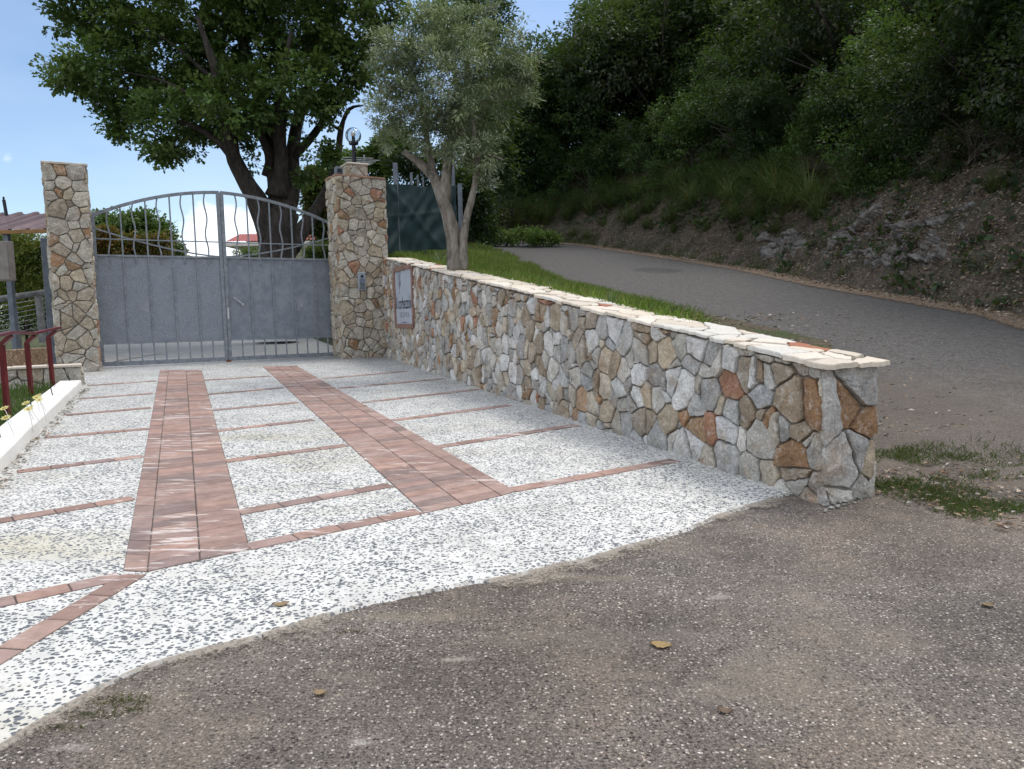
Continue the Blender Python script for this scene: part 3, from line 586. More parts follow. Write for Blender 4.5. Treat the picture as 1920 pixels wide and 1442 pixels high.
# slabs on top
mb = MB(); quad = [(.0, -.055), (WL+.09, -.055), (WL+.09, WT+.06), (0, WT+.06)]
st = scatter(0, WL+.09, -.055, WT+.06, .24, .7)
for s, p in zip(st, voronoi(st, [rnd.uniform(-.02, .02) for _ in st], quad, .022)):
    if p is None or area(p) < .004: continue
    r = []
    for i in range(len(p)):
        a, b = p[i], p[(i+1) % len(p)]; L = math.hypot(b[0]-a[0], b[1]-a[1]); n = max(1, int(L/.04))
        for k in range(n): t = k/n; r.append((a[0]+(b[0]-a[0])*t+rnd.uniform(-.011, .011), a[1]+(b[1]-a[1])*t+rnd.uniform(-.016, .016)))
    n = len(r); th = rnd.uniform(.02, .036); dz_ = rnd.uniform(-.006, .008); tu = rnd.uniform(-.03, .03); cx, cy = s
    def zt(u, v): return wtop(u)+dz_+(v-cy)*tu+.004*mnoise.noise(Vector((u*12, v*12, 3)))
    vs = [wpt(u, v, zt(u, v)-th) for u, v in r]+[wpt(u, v, zt(u, v)-.008) for u, v in r]
    vs += [wpt(cx+(u-cx)*.95, cy+(v-cy)*.95, zt(u, v)) for u, v in r]+[wpt(cx, cy, zt(cx, cy)+.003)]
    col = rnd.choice([(.66, .58, .48), (.70, .63, .54), (.60, .53, .44), (.72, .66, .58), (.63, .60, .55)])
    if rnd.random() < .05: col = (.36, .15, .09)
    mb.add(vs, [tuple(range(n))[::-1]]+[(i, (i+1) % n, n+(i+1) % n, n+i) for i in range(n)]+[(n+i, n+(i+1) % n, 2*n+(i+1) % n, 2*n+i) for i in range(n)]+[(2*n+i, 2*n+(i+1) % n, 3*n) for i in range(n)], col)
mb.build('coping', M_coping, wall)

# pillars
def pillar(name, c0, wid, dep, ztop, label, sizes, pal, rust, caprim):
    rust *= .8
    """c0: front-left corner on the ground; front face along gu"""
    base = Dz(c0[0], c0[1]); hgt = ztop-base
    t = empty(name, (c0[0], c0[1], base), label=label, cat='gate pillar')
    def fp(u, w_, z): return np.array([c0[0]+gu[0]*u-gn[0]*w_, c0[1]+gu[1]*u-gn[1]*w_, z])
    m = MB(); m.add([fp(u, w_, z) for z in (base-.4, ztop) for u, w_ in ((0, 0), (wid, 0), (wid, dep), (0, dep))], [(0, 1, 2, 3), (4, 7, 6, 5), (0, 4, 5, 1), (1, 5, 6, 2), (2, 6, 7, 3), (3, 7, 4, 0)]); m.build('mortar_core', M_mortar, t)
    m = MB(); e = .012
    for (W_, fr) in ((wid, lambda u, v, d: fp(u, -d, base+v)), (dep, lambda u, v, d: fp(wid+d, u, base+v)), (dep, lambda u, v, d: fp(-d, u, base+v)), (wid, lambda u, v, d: fp(u, dep+d, base+v))):
        stonework(m, [(-e, -.06), (W_+e, -.06), (W_+e, hgt), (-e, hgt)], fr, sizes, pal, rust=rust, proud=.026, gap=.013, asp=.85)
    m.build('rubble_facing', M_stone, t)
    m = MB(); k = 0; o = .035; ring = []
    for (a, b) in (((-o, -o), (wid+o, -o)), ((wid+o, -o), (wid+o, dep+o)), ((wid+o, dep+o), (-o, dep+o)), ((-o, dep+o), (-o, -o))):
        for i in range(10): ring.append((a[0]+(b[0]-a[0])*i/10+rnd.uniform(-.02, .02), a[1]+(b[1]-a[1])*i/10+rnd.uniform(-.02, .02)))
    n = len(ring); vs = [fp(u, v, ztop+.002) for u, v in ring]+[fp(u, v, ztop+.032+rnd.uniform(-.004, .006)) for u, v in ring]+[fp(wid/2+(u-wid/2)*.9, dep/2+(v-dep/2)*.9, ztop+.042) for u, v in ring]
    m.add(vs, [tuple(range(n))[::-1], tuple(range(2*n, 3*n))]+[(i, (i+1) % n, n+(i+1) % n, n+i) for i in range(n)]+[(n+i, n+(i+1) % n, 2*n+(i+1) % n, 2*n+i) for i in range(n)], caprim)
    m.build('cap_slab', M_coping, t)
    return t, fp, base
def zat(x, y, p): return atY(x, y, p[1])[2]
pr0 = D(644, 673); PRT = zat(632, 330, pr0)
pilR, fpR, bR = pillar('gate_pillar', pr0, 1.02, .62, PRT, 'wide pale stone gate pillar carrying the globe lamp and the intercom', .185, TAN, .12, (.34, .20, .14))
pl0 = D(112, 700); PLT = zat(86, 306, pl0)
pilL, fpL, bL = pillar('gate_pillar', pl0, .60, .52, PLT, 'narrow stone gate pillar beside the canopy and red handrail, no lamp on top', .205, TAN, .12, (.50, .45, .38))
# lamp plinth on the right pillar
m = MB(); pc = fpR(.50, .31, 0); pz = PRT+.058
lampbase = zat(676, 309, pc)
def frP(sg, ax1, ax2):
    return lambda u, v, d: np.array([pc[0]+ax1[0]*u+ax2[0]*(.19+d), pc[1]+ax1[1]*u+ax2[1]*(.19+d), pz+v])
m.box((pc[0], pc[1], (pz+lampbase)/2-.01), (np.append(gu, 0), np.append(gn, 0), (0, 0, 1)), (.185, .185, (lampbase-pz)/2-.012), TAN[1])
for a1, a2 in ((gu, gn), (-gu, -gn), (gn, -gu), (-gn, gu)): stonework(m, [(-.19, 0), (.19, 0), (.19, lampbase-pz-.03), (-.19, lampbase-pz-.03)], frP(0, a1, a2), .18, TAN, rust=0, proud=.015, gap=.012)
m.build('plinth', M_stone, pilR)
m = MB(); m.box((pc[0], pc[1], lampbase-.015), (np.append(gu, 0), np.append(gn, 0), (0, 0, 1)), (.235, .235, .018), (.6, .55, .47), bev=.012); m.build('plinth_slab', M_coping, pilR)

# lamp
lamp = empty('globe_lamp', (pc[0], pc[1], lampbase+.004), label='clear glass globe lamp on short black post above stone pillar', cat='lamp')
gc = zat(675, 254, pc); gr = 13.2/1400*pc[1]*1.08
m = MB(); m.lathe((pc[0], pc[1], 0), [(.075, lampbase+.004), (.075, lampbase+.03), (.045, lampbase+.045), (.042, lampbase+.25), (.05, lampbase+.26), (.042, lampbase+.27), (.040, gc-gr-.03), (.095, gc-gr-.02), (.10, gc-gr+.02), (.085, gc-gr+.035)]); m.build('post', M_black, lamp, smooth=False)
m = MB(); m.lathe((pc[0], pc[1], gc), [(gr*math.sin(t), -gr*math.cos(t)) for t in np.linspace(.45, 3.12, 22)], 36); o = m.build('glass_globe', M_glass, lamp, smooth=True)
m = MB(); m.lathe((pc[0], pc[1], gc), [(gr*.97*math.sin(t), -gr*.97*math.cos(t)) for t in np.linspace(.47, 3.12, 22)], 36)
m.f = [f[::-1] for f in m.f]; m.build('inner_wall', M_glass, o, smooth=True)
m = MB(); m.lathe((pc[0], pc[1], gc), [(.035, -gr+.036), (.035, -.03), (.03, -.025)]); m.build('bulb_socket', M_black, lamp)
m = MB(); m.lathe((pc[0], pc[1], gc), [(.02, -.025), (.045, .01), (.05, .04), (.035, .075), (.01, .088)], 16); m.build('bulb', plain('frosted_bulb', (.7, .66, .58), .3), lamp, smooth=True)
# small camera / beacon box on the pillar edge
c = fpR(.10, .12, 0); m = MB(); ax = (np.append(gu, 0), np.append(gn, 0), (0, 0, 1))
sb = empty('flasher_box', (c[0], c[1], PRT+.058), label='small grey square box with dark window on pillar top beside the lamp', cat='signal box')
m.box((c[0], c[1], PRT+.13), ax, (.075, .06, .07), bev=.008); m.build('housing', M_gpost, sb)
m = MB(); cc = c[:2]+gn*.062; m.box((cc[0], cc[1], PRT+.125), ax, (.04, .004, .035)); m.build('dark_window', M_darkp, sb)

# intercom
ic = [hitplane(x, y, pr0, np.append(gn, 0)) for x, y in ((669, 511), (685, 544))]; ic0 = ic[0]; ic1 = ic[1]
cI = (ic0+ic1)/2+np.append(gn, 0)*.045; hw = abs(np.dot((ic1-ic0)[:2], gu))/2; hh = abs(ic1-ic0)[2]/2
it = empty('intercom', cI, label='grey steel intercom panel with round camera eye on the right pillar face', cat='intercom')
m = MB(); m.box(cI, ax, (hw, .022, hh), bev=.006); m.build('housing', M_steel, it)
m = MB(); f0 = cI+np.append(gn, 0)*.024
for i in range(14):
    t = 2*math.pi*i/14
m.add([f0+np.append(gu, 0)*.030*math.cos(2*math.pi*i/16)+np.array([0, 0, hh*.55+.030*math.sin(2*math.pi*i/16)])+np.append(gn, 0)*d for d in (-.004, .006) for i in range(16)], [tuple(range(16, 32))]+[(i, (i+1) % 16, 16+(i+1) % 16, 16+i) for i in range(16)]); m.build('camera_eye', M_darkp, it)
for zz in (-.30, -.44, -.64, -.80):
    m = MB(); m.box(f0+np.array([0, 0, hh*zz]), ax, (hw*.62, .004, .006)); m.build('slot', M_darkp, it)
m = MB(); m.box(f0+np.array([0, 0, hh*.05]), ax, (hw*.62, .003, .045), bev=.002); m.build('name_plate', M_inkl, it)

# ------------------------------------------------------------------ gate
gate = empty('double_gate', ((GL[0]+GR[0])/2, (GL[1]+GR[1])/2, GR_Z), label='grey galvanised double gate with arched top and wavy bars between two stone pillars', cat='gate')
g3 = np.append(gu, 0); gn3 = np.append(gn, 0); Z3 = np.array([0, 0, 1.]); gax = (g3, gn3, Z3)
def gp(u, z, d=0): return np.array([GL[0]+gu[0]*u+gn[0]*d, GL[1]+gu[1]*u+gn[1]*d, z])
def gz(x, y): p = hitplane(x, y, GL, gn3); return float(p[2])
def gu_(x, y): p = hitplane(x, y, GL, gn3); return float(np.dot((p-GL)[:2], gu))
GZ0 = GR_Z+.03; ZB = 1.0; ZP = gz(300, 481); ZM = gz(300, 451); ZS = 3.31; ZC = gz(410, 361); UC = gu_(424, 590)
def arch(u): t = (u-UC)/(GW-UC if u > UC else UC); return ZC-(ZC-ZS)*(.12*abs(t)+.88*t*t)
def diag(u): t = abs(u-UC)/(GW-UC if u > UC else UC); return ZP+.02+(gz(181, 426)-ZP-.02)*(t**1.55)
def bar(m, a, b, w=.02, d=.02, dd=0):
    a, b = np.array(a), np.array(b); L = np.linalg.norm(b-a); t = (b-a)/L; nn = np.cross(t, gn3); m.box((a+b)/2+gn3*dd, (t, nn, gn3), (L/2, w/2, d/2))
def hump(m, fn, u0_, u1_, w, d, n=18, dd=0):
    for i in range(n):
        a, b = u0_+(u1_-u0_)*i/n, u0_+(u1_-u0_)*(i+1)/n; pa, pb = gp(a, fn(a)), gp(b, fn(b)); t = (pb-pa)/np.linalg.norm(pb-pa); bar(m, pa-t*.002, pb+t*.002, w, d, dd)
for side, (ua, ub) in enumerate(((.0, UC-.004), (UC+.004, GW))):
    leaf = m = MB(); pw = .062
    o1 = ua+pw/2; o2 = ub-pw/2
    bar(m, gp(o1, GZ0), gp(o1, (ZS if side == 0 else ZC)-.0), pw, .06); bar(m, gp(o2, GZ0), gp(o2, ZC if side == 0 else ZS), pw, .06)
    bar(m, gp(ua+pw, GZ0+.04), gp(ub-pw, GZ0+.04), .08, .05); bar(m, gp(ua+pw, ZB), gp(ub-pw, ZB), .035, .045); bar(m, gp(ua+pw, ZP), gp(ub-pw, ZP), .035, .045)
    hump(m, arch, ua+.01, ub-.01, .055, .052)
    fr = m.build('frame_left' if 0 else 'leaf_frame', M_frame, gate)
    m = MB(); bar(m, gp(ua+pw, ZM), gp(ub-pw, ZM), .022, .012, .012); m.build('mid_rail', M_frame, fr)
    m = MB(); hump(m, diag, ua+pw, ub-pw, .028, .008, dd=-.016); m.build('curved_brace', M_frame, fr)
    m = MB(); m.box((gp(ua+pw, (ZB+ZP)/2)+gp(ub-pw, (ZB+ZP)/2))/2-gn3*.012, gax, ((ub-ua)/2-pw, .0015, (ZP-ZB)/2-.016))
    if side:                                  # stiffened smooth sheet
        pass
    pn = m.build('sheet_panel', M_panelB if side else M_panelA, fr)
    for i in range(1, 10):
        u = ua+pw+(ub-ua-2*pw)*i/10; zt = arch(u)-.027
        m = MB()
        wavy = (i % 2 == 1)
        if wavy:
            n = 22; pts = []
            for k in range(n+1):
                z = ZP+.0+(zt-ZP)*k/n; L = zt-ZP; f = .022*math.sin((zt-z)/.62*2*math.pi)*min(1, L/.5)*(1 if side == 0 else -1); pts.append(gp(u+f*(-1), z))
            for a, b in zip(pts[:-1], pts[1:]): bar(m, a, b+(b-a)*.04, .024, .022)
            m.build('wavy_bar', M_frame, fr)
            m = MB(); bar(m, gp(u, ZP-.13), gp(u, ZP-.01), .022, .02, .004); m.build('bar_stub', M_frame, fr)
            m = MB(); bar(m, gp(u, GZ0+.07), gp(u, ZB-.01), .024, .022); m.build('short_bar', M_frame, fr)
        else:
            bar(m, gp(u, GZ0+.07), gp(u, zt), .026, .024, .004); m.build('straight_bar', M_frame, fr)
# handle, lock, bolt, weld patches
hu, hz_ = gu_(447, 568), gz(447, 568); m = MB()
a, b = gp(gu_(439, 559), gz(439, 559), .06), gp(gu_(454, 571), gz(454, 571), .06); m.tube([a, b], .013, 8); m.tube([b, b-gn3*.07], .03, 10); m.tube([a, a-gn3*.02], .022, 8)
m.build('handle', M_metal, gate)
m = MB(); c = gp(UC+.035, gz(428, 580), .04); m.box(c, gax, (.022, .012, .03), bev=.004); m.box(c-Z3*.11, gax, (.016, .010, .075), bev=.003); m.build('lock', M_metal, gate)
m = MB(); c = gp(UC, GZ0-.01, .02); m.box(c, gax, (.045, .03, .03), bev=.004); m.build('ground_stop', plain('rusty_iron', (.16, .05, .03), .9), gate)
for (x, y, s) in ((272, 575, 1), (563, 572, -1)):
    cu, cz = gu_(x, y), gz(x, y); m = MB(); pts = [(-.05, .10), (.05, .13), (.055, -.13), (-.0, -.08), (-.06, -.02)]
    m.add([gp(cu+s*p[0], cz+p[1], -.0085) for p in pts], [tuple(range(5)) if s < 0 else tuple(range(5))[::-1]]); m.build('weld_patch', M_patch, gate)

# ------------------------------------------------------------------ name sign on the wall
wu3 = np.array([wu[0], wu[1], 0]); wn3 = np.append(wn, 0)
sgc = wpt((sg0+sg1)/2, 0, (sgz0+sgz1)/2); sgw = (sg1-sg0)/2; sgh = (sgz1-sgz0)/2
sign = empty('name_sign', sgc, label='pale name board in terracotta tile frame set into the stone wall next to the pillar', cat='sign')
m = MB(); sax = (wu3, Z3, wn3); c = sgc+wn3*.02
m.box(c, sax, (sgw-.02, sgh-.02, .018)); m.build('board', M_signp, sign)
m = MB(); fwid = .085
for sgnn in (-1, 1):
    n = 5
    for i in range(n): m.box(sgc+wn3*.03+wu3*sgnn*(sgw-.02)+Z3*(-sgh+(2*sgh)*(i+.5)/n), sax, (fwid/2, sgh/n-.003, .032), bev=.003)
    for i in range(3): m.box(sgc+wn3*.03+Z3*sgnn*(sgh+.02)+wu3*(-sgw+(2*sgw)*(i+.5)/3), sax, (sgw/3-.003, fwid/2, .032), bev=.003)
m.build('tile_frame', M_terra, sign)
def text(body, size, pos, mat, width, name='lettering', space=1., xs=1.):
    cu = bpy.data.curves.new('t', 'FONT'); cu.body = body; cu.size = size; cu.align_x = 'CENTER'; cu.align_y = 'CENTER'; cu.space_character = space; cu.extrude = .0006; cu.offset = .0
    to = bpy.data.objects.new('t', cu); me = bpy.data.meshes.new_from_object(to); bpy.data.objects.remove(to)
    mt = Matrix(((wu3[0]*xs, 0, wn3[0], 0), (wu3[1]*xs, 0, wn3[1], 0), (0, 1, 0, 0), (0, 0, 0, 1)))
    xs_ = [v.co.x for v in me.vertices]; mt = mt @ Matrix.Diagonal((width/(max(xs_)-min(xs_)), 1, 1, 1)); me.transform(Matrix.Translation([float(v) for v in pos]) @ mt); me.materials.clear(); me.materials.append(mat); return link(name, me, sign)
tp = sgc+wn3*.0395
tz = (wall_at(762, 567)[1]+wall_at(764, 570)[1])/2-sgc[2]
for dx in (-.003, .003): t_ = text('il corbezzolo', .34, tp+Z3*tz+wu3*dx+wn3*.0004*(dx*250), M_ink, 2*sgw-.17)
text('S C O P R A', .13, tp+Z3*(tz-.22), M_inkl, sgw*1.0)
m = MB(); m.box(tp+Z3*(tz-.36), sax, (.16, .010, .001)); m.box(tp+Z3*(tz-.395)+wu3*.03, sax, (.12, .006, .001)); m.build('small_print_line', M_inkl, sign)
m = MB(); e = tp-wu3*(sgw*.45)+Z3*(tz+.18)
m.tube([e, e+Z3*.16+wu3*.01, e+Z3*.36+wu3*.05], [.007, .006, .003], 5)
for i in range(12):
    b = e+Z3*(.10+.028*i)+wu3*(.03*(i % 2)-.01); d = wu3*rnd.uniform(.05, .12)*(1 if i % 2 else -1)+Z3*rnd.uniform(.03, .09); nn = np.cross(d, wn3)*.22
    m.add([b, b+d*.5+nn, b+d, b+d*.5-nn], [(0, 1, 2, 3)])
m.build('branch_emblem', M_inkl, sign)

# ------------------------------------------------------------------ left side: kerb, planter, handrail, canopy
kp = [D(154, 730), D(115, 770), D(50, 837), D(0, 892), D(-60, 955), D(-140, 1045)]
kerb = MB(); KW = .27; nS = 40; cum = [0]
for a, b in zip(kp[:-1], kp[1:]): cum.append(cum[-1]+np.linalg.norm((b-a)[:2]))
def kat(s, off):
    x = np.interp(s, cum, [p[0] for p in kp]); y = np.interp(s, cum, [p[1] for p in kp]); d = (kp[3]-kp[0])[:2]; d = d/np.hypot(*d); nn = np.array([d[1], -d[0]])
    if nn[0] > 0: nn = -nn
    return np.array([x, y])+nn*off
vs = []; prof = [(0, -.1), (0, .118), (.012, .132), (KW-.012, .136), (KW, .122), (KW, -.1)]
for i in range(nS+1):
    s_ = cum[-1]*i/nS
    for o_, z in prof: p = kat(s_, o_+.004*mnoise.noise(Vector((s_*2, o_*9, 0)))); vs.append((p[0], p[1], Dz(*p)+z+.004*mnoise.noise(Vector((s_*1.5, o_*5, 4)))))
n = len(prof); kerb.add(vs, [(i*n+k, i*n+(k+1) % n, (i+1)*n+(k+1) % n, (i+1)*n+k) for i in range(nS) for k in range(n)]+[tuple(range(n)), tuple(nS*n+k for k in range(n))[::-1]])
tag(kerb.build('white_kerb', M_white), 'low white painted concrete kerb between the forecourt and the grass bed', 'kerb')
for i, (x, y) in enumerate([(131, 714), (99, 741), (61, 768), (1, 820)]):
    p = hitplane(x, y, (0, 0, .135), nD); m = MB(); m.tube([(p[0]+.0, p[1], p[2]-.02), (p[0]-.03, p[1]+.01, p[2]+.12)], .006, 5)
    m.build('iron_pin', M_darkp, label='thin dark iron pin sticking out of the white kerb, %s' % ['nearest the planter wall', 'second from the planter wall', 'third from the planter wall', 'nearest the camera'][i], cat='pin', group='iron pins in the white kerb')
# planter end wall
q0 = D(152, 722); q0 = q0-np.append(gn, 0)*.02; Lw = 4.0; Hq = .27
pw_ = empty('planter_wall', q0-g3*2, label='low stone planter wall with thin slab top at the foot of the left pillar', cat='wall')
def qp(u, w_, v): x, y = q0[0]-gu[0]*(Lw-u)-gn[0]*w_, q0[1]-gu[1]*(Lw-u)-gn[1]*w_; return np.array([x, y, Dz(q0[0], q0[1])+v])
m = MB(); m.add([qp(u, w_, v) for v in (-.3, Hq) for u, w_ in ((0, 0), (Lw, 0), (Lw, .22), (0, .22))], [(0, 1, 2, 3), (4, 7, 6, 5), (0, 4, 5, 1), (1, 5, 6, 2), (2, 6, 7, 3), (3, 7, 4, 0)]); m.build('mortar_core', M_mortar, pw_)
m = MB(); stonework(m, [(0, -.25), (Lw+.01, -.25), (Lw+.01, Hq), (0, Hq)], lambda u, v, d: qp(u, -d, v), .26, TAN, rust=.05)
stonework(m, [(-.01, -.05), (.23, -.05), (.23, Hq), (-.01, Hq)], lambda u, v, d: qp(Lw+d, u, v), .2, TAN, rust=.05); m.build('rubble_facing', M_stone, pw_)
m = MB(); c = qp(Lw/2+.03, .1, Hq+.025); n = 26
for i in range(9): m.box(qp(Lw*(i+.5)/9+.03, .1, Hq+.024+rnd.uniform(-.004, .004)), gax, (Lw/18-.004, .16+rnd.uniform(-.01, .01), .02), (.62, .55, .47), bev=.008)
m.build('coping', M_coping, pw_)
# bed of earth behind the kerb
bed = [[(*(kat(s_, KW-.01+w_)), 0) for w_ in np.linspace(0, 4.5, 14)] for s_ in np.linspace(-.0, cum[-1], 26)]
bed = [[(x, y, Dz(x, y)+.05+.02*mnoise.noise(Vector((x*3, y*3, 0)))) for x, y, _ in r] for r in bed]
grid_mesh('planting_bed', bed, M_verge, kind='structure')
# handrail
posts = [((16, 795), (6, 642)), ((60, 750), (51, 640)), ((100, 734), (91, 630)), ((-60, 860), (-70, 665))]
hr = empty('handrail', D(60, 750), label='dark red steel handrail on slim posts above the grass bed', cat='handrail')
tops = []
for (bx, by), (tx, ty) in posts:
    b = D(bx, by); t = atY(tx, ty, b[1]-.02); m = MB(); tt = t.copy(); tt[0] = b[0]+(t[0]-b[0])*.35
    tt[2] = t[2]-.02
    m.box((b+tt)/2, ((1, 0, 0), (0, 1, 0), (tt-b)/np.linalg.norm(tt-b)), (.024, .024, np.linalg.norm(tt-b)/2), bev=.003)
    e = tt+np.array([.10, .0, .085]); d = e-tt; L = np.linalg.norm(d); d = d/L; sx = np.cross(d, (0, 1, 0)); m.box((tt+e)/2, (d, (0, 1, 0), sx), (L/2+.012, .0235, .022), bev=.003); tops.append(e); m.build('post', M_red, hr)
tops.sort(key=lambda p: p[1])
endp = tops[-1]+(tops[-1]-tops[-2])*.22; stp = tops[0]+(tops[0]-tops[1])*.6
m = MB(); pts = [stp]+tops+[endp]
for a, b in zip(pts[:-1], pts[1:]):
    a = a+Z3*.035; b = b+Z3*.035; d = (b-a); L = np.linalg.norm(d); d = d/L; sx = np.cross(d, Z3); sx /= np.linalg.norm(sx); m.box((a+b)/2, (d, sx, np.cross(sx, d)), (L/2+.004, .032, .016), bev=.004)
m.build('rail', M_red, hr)
# grey steel post by the left pillar
c = np.array([*(atY(107, 684, 13.75)[:2]), 0]); zt_, zb_ = atY(92, 447, c[1])[2], Dz(c[0], c[1])-.1
m = MB(); m.box((c[0]-.04, c[1], (zt_+zb_)/2), gax, (.075, .075, (zt_-zb_)/2), bev=.008); tag(m.build('steel_post', M_gpost), 'square grey steel post standing close against the left gate pillar', 'post')
# canopy
cz = 14.6; A0 = atY(97, 437, cz); A1 = atY(-160, 437, cz); cn = empty('sheet_canopy', (A0+A1)/2, label='small canopy of brown ribbed metal sheet on dark posts left of the pillar', cat='canopy')
m = MB(); W_ = np.linalg.norm(A1-A0); sl = 1.25; nr_ = 150; vs = []
for j in range(2):
    for i in range(nr_+1):
        u = W_*i/nr_; ph = (u % .34)/.34; h = .045*max(0, min(1, (ph-.08)/.08) if ph < .3 else (1 if ph < .42 else max(0, (.55-ph)/.13)))
        for th_ in (0, -.006): vs.append(A0+np.array([-u+j*.42, j*sl, .055+h+j*.50+th_]))
k = (nr_+1)*2; fs = []
for i in range(nr_): fs += [(2*i, 2*i+2, k+2*i+2, k+2*i), (2*i+1, k+2*i+1, k+2*i+3, 2*i+3), (2*i, 2*i+1, 2*i+3, 2*i+2)]
m.add(vs, fs); m.build('ribbed_sheet', M_roofc, cn)
m = MB(); m.box((A0+A1)/2+Z3*.01, ((1, 0, 0), (0, 1, 0), Z3), (W_/2, .02, .036), bev=.003); m.build('fascia', M_oran, cn)
for x in (14, -140):
    p = atY(x, 437, cz+.1); m = MB(); m.box((p[0]-.02, p[1], (p[2]+.3)/2), ((1, 0, 0), (0, 1, 0), Z3), (.05, .05, (p[2]-.3)/2), bev=.005); m.build('post', M_gpost, cn)
a, b = atY(15, 420, cz+1.0), atY(7, 375, cz+1.0)
m = MB(); m.tube([a-Z3*3, a, b], .032, 10); m.lathe((b[0], b[1], b[2]), [(.02, 0), (.02, .06), (.004, .07)], 8); tag(m.build('thin_mast', M_black), 'thin black mast rising behind the ribbed sheet canopy', 'mast')
# meter panel
c = (atY(2, 455, 13.9)+atY(23, 525, 13.9))/2; mp_ = empty('meter_cabinet', c, label='beige grey sheet cabinet hanging under the canopy at the left edge', cat='cabinet')
m = MB(); m.box(c+np.array([-.02, 0, 0]), ((1, 0, 0), (0, 1, 0), Z3), (.125, .08, .36), bev=.01); m.build('body', plain('beige_sheet', (.20, .18, .165), .6), mp_)
m = MB(); m.box(c+np.array([-.02, -.084, 0]), ((1, 0, 0), (0, 1, 0), Z3), (.105, .006, .33), bev=.003); m.build('door', plain('beige_sheet_door', (.22, .20, .185), .6), mp_)
# timber rail fence with wires
tf = empty('timber_fence', atY(50, 640, 16), label='weathered round timber fence with thin wires under the canopy', cat='fence')
a, b = atY(13, 559, 16), atY(84, 548, 16.3); m = MB(); d = (b-a)/np.linalg.norm(b-a); m.tube([a-d*1.6, a, (a+b)/2, b, b+d*.02], [.07, .068, .066, .065, .05], 12, wob=.12); m.build('top_log', M_wood, tf)
for x0, y0, x1, y1 in ((22, 562, 34, 640), (72, 555, 80, 625)):
    p, q = atY(x0, y0, 16.05), atY(x1, y1, 16.05); m = MB(); m.tube([p, (p+q)/2, q-Z3*.2], .075, 10, wob=.1); m.build('post', M_wood, tf)
for i in range(7):
    t = (i+1)/8; m = MB(); p, q = atY(20+12*t, 562+75*t, 16), atY(74+6*t, 552+68*t, 16.1); m.tube([p-d*.8, q+d*.15], .007, 5); m.build('wire', M_metal, tf)
# small terracotta coloured plinth wall and concrete walk behind the planter
a = atY(24, 676, 13.6); b = atY(80, 650, 14.6); m = MB(); c = (a+b)/2; d = (b-a); d[2] = 0; L = np.linalg.norm(d); d = d/L
m.box((c[0], c[1], Dz(c[0], c[1])+.12), (d, np.cross(d, Z3), Z3), (L/2+.05, .12, .22), bev=.015); tag(m.build('low_plinth', mk_soil('flaking_plaster', (.25, .17, .11), (.33, .23, .15))), 'low brown plinth with flaking plaster behind the handrail', 'plinth')
wk = [[(x, y, Dz(x, y)+.01) for x in np.linspace(-13, -7.95, 5)] for y in np.linspace(12.2, 17, 6)]
grid_mesh('concrete_walk', wk, M_conc, kind='structure')

# ------------------------------------------------------------------ far house, antenna
hY = 50.; hs = empty('far_house', atY(510, 470, hY)-Z3*2, label='small cream house with red ribbed roof seen through the right gate leaf', cat='house')
def hp(x, y, Y=hY): return atY(x, y, Y)
HX0, HX1 = hp(430, 460)[0], hp(604, 460)[0]; zt0 = hp(500, 463)[2]; zl = zt0-3.2
m = MB(); bx = ((1, 0, 0), (0, 1, 0), Z3); m.box(((HX0+.75+HX1)/2, hY+2.2, (zt0+zl)/2), bx, ((HX1-HX0-.75)/2, 2.2, (zt0-zl)/2)); m.build('wall', M_wallp, hs)
m = MB(); m.box(((HX0+HX1)/2, hY+2.0, zt0+.12), bx, ((HX1-HX0)/2, 2.9, .12), bev=.02); m.build('eaves_slab', M_wallp, hs)
m = MB(); vs = []; n = 66; zr = hp(500, 438, hY+1.4)[2]; ze = zt0+.30
for j in range(2):
    for i in range(n+1): vs.append((HX0+.02+(HX1-HX0)*i/n+(.1*j), hY-.8+2.4*j, (ze if j == 0 else zr)+.05*(i % 2)))
vs += [(HX1, hY+4.8, ze), (HX0, hY+4.8, ze)]; m.add(vs, [(i, i+1, n+2+i, n+1+i) for i in range(n)]+[(n+1, 2*n+1, 2*n+2, 2*n+3)]); m.build('roof', M_roofr, hs)
m = MB(); p = hp(503, 473, hY-.03); m.box((p[0], hY-.02, p[2]), bx, (.16, .03, .24)); m.build('window', M_darkp, hs)
m = MB(); p = hp(475, 467, hY-.03); m.box((p[0], hY-.02, p[2]), bx, (.06, .03, .06), bev=.02); m.build('vent', M_darkp, hs)
m = MB(); p = hp(457, 460, hY); m.tube([(p[0], hY-.08, p[2]), (p[0], hY-.08, zl)], .05, 8); m.build('downpipe', M_gpost, hs)
aY = 27.; at_ = empty('roof_antenna', hp(676, 330, aY), label='pale horizontal rod antenna behind the plinth of the globe lamp', cat='antenna')
m = MB(); p = hp(683, 296, aY); m.tube([p-Z3*7.2, p+Z3*.1], .025, 8); m.build('mast', M_metal, at_)
for i, (x0, x1, y) in enumerate([(640, 712, 300), (646, 704, 303), (650, 700, 305.5), (652, 696, 308), (640, 700, 296)]):
    m = MB(); a, b = hp(x0, y-1, aY+.3*i), hp(x1, y+1, aY+.3*i); m.tube([a, b], .014, 6); m.build('rod', M_metal, at_)
m = MB(); m.tube([hp(676, 298, aY-.1), hp(674, 309, aY+1.3)], .02, 6); m.build('boom', M_metal, at_)

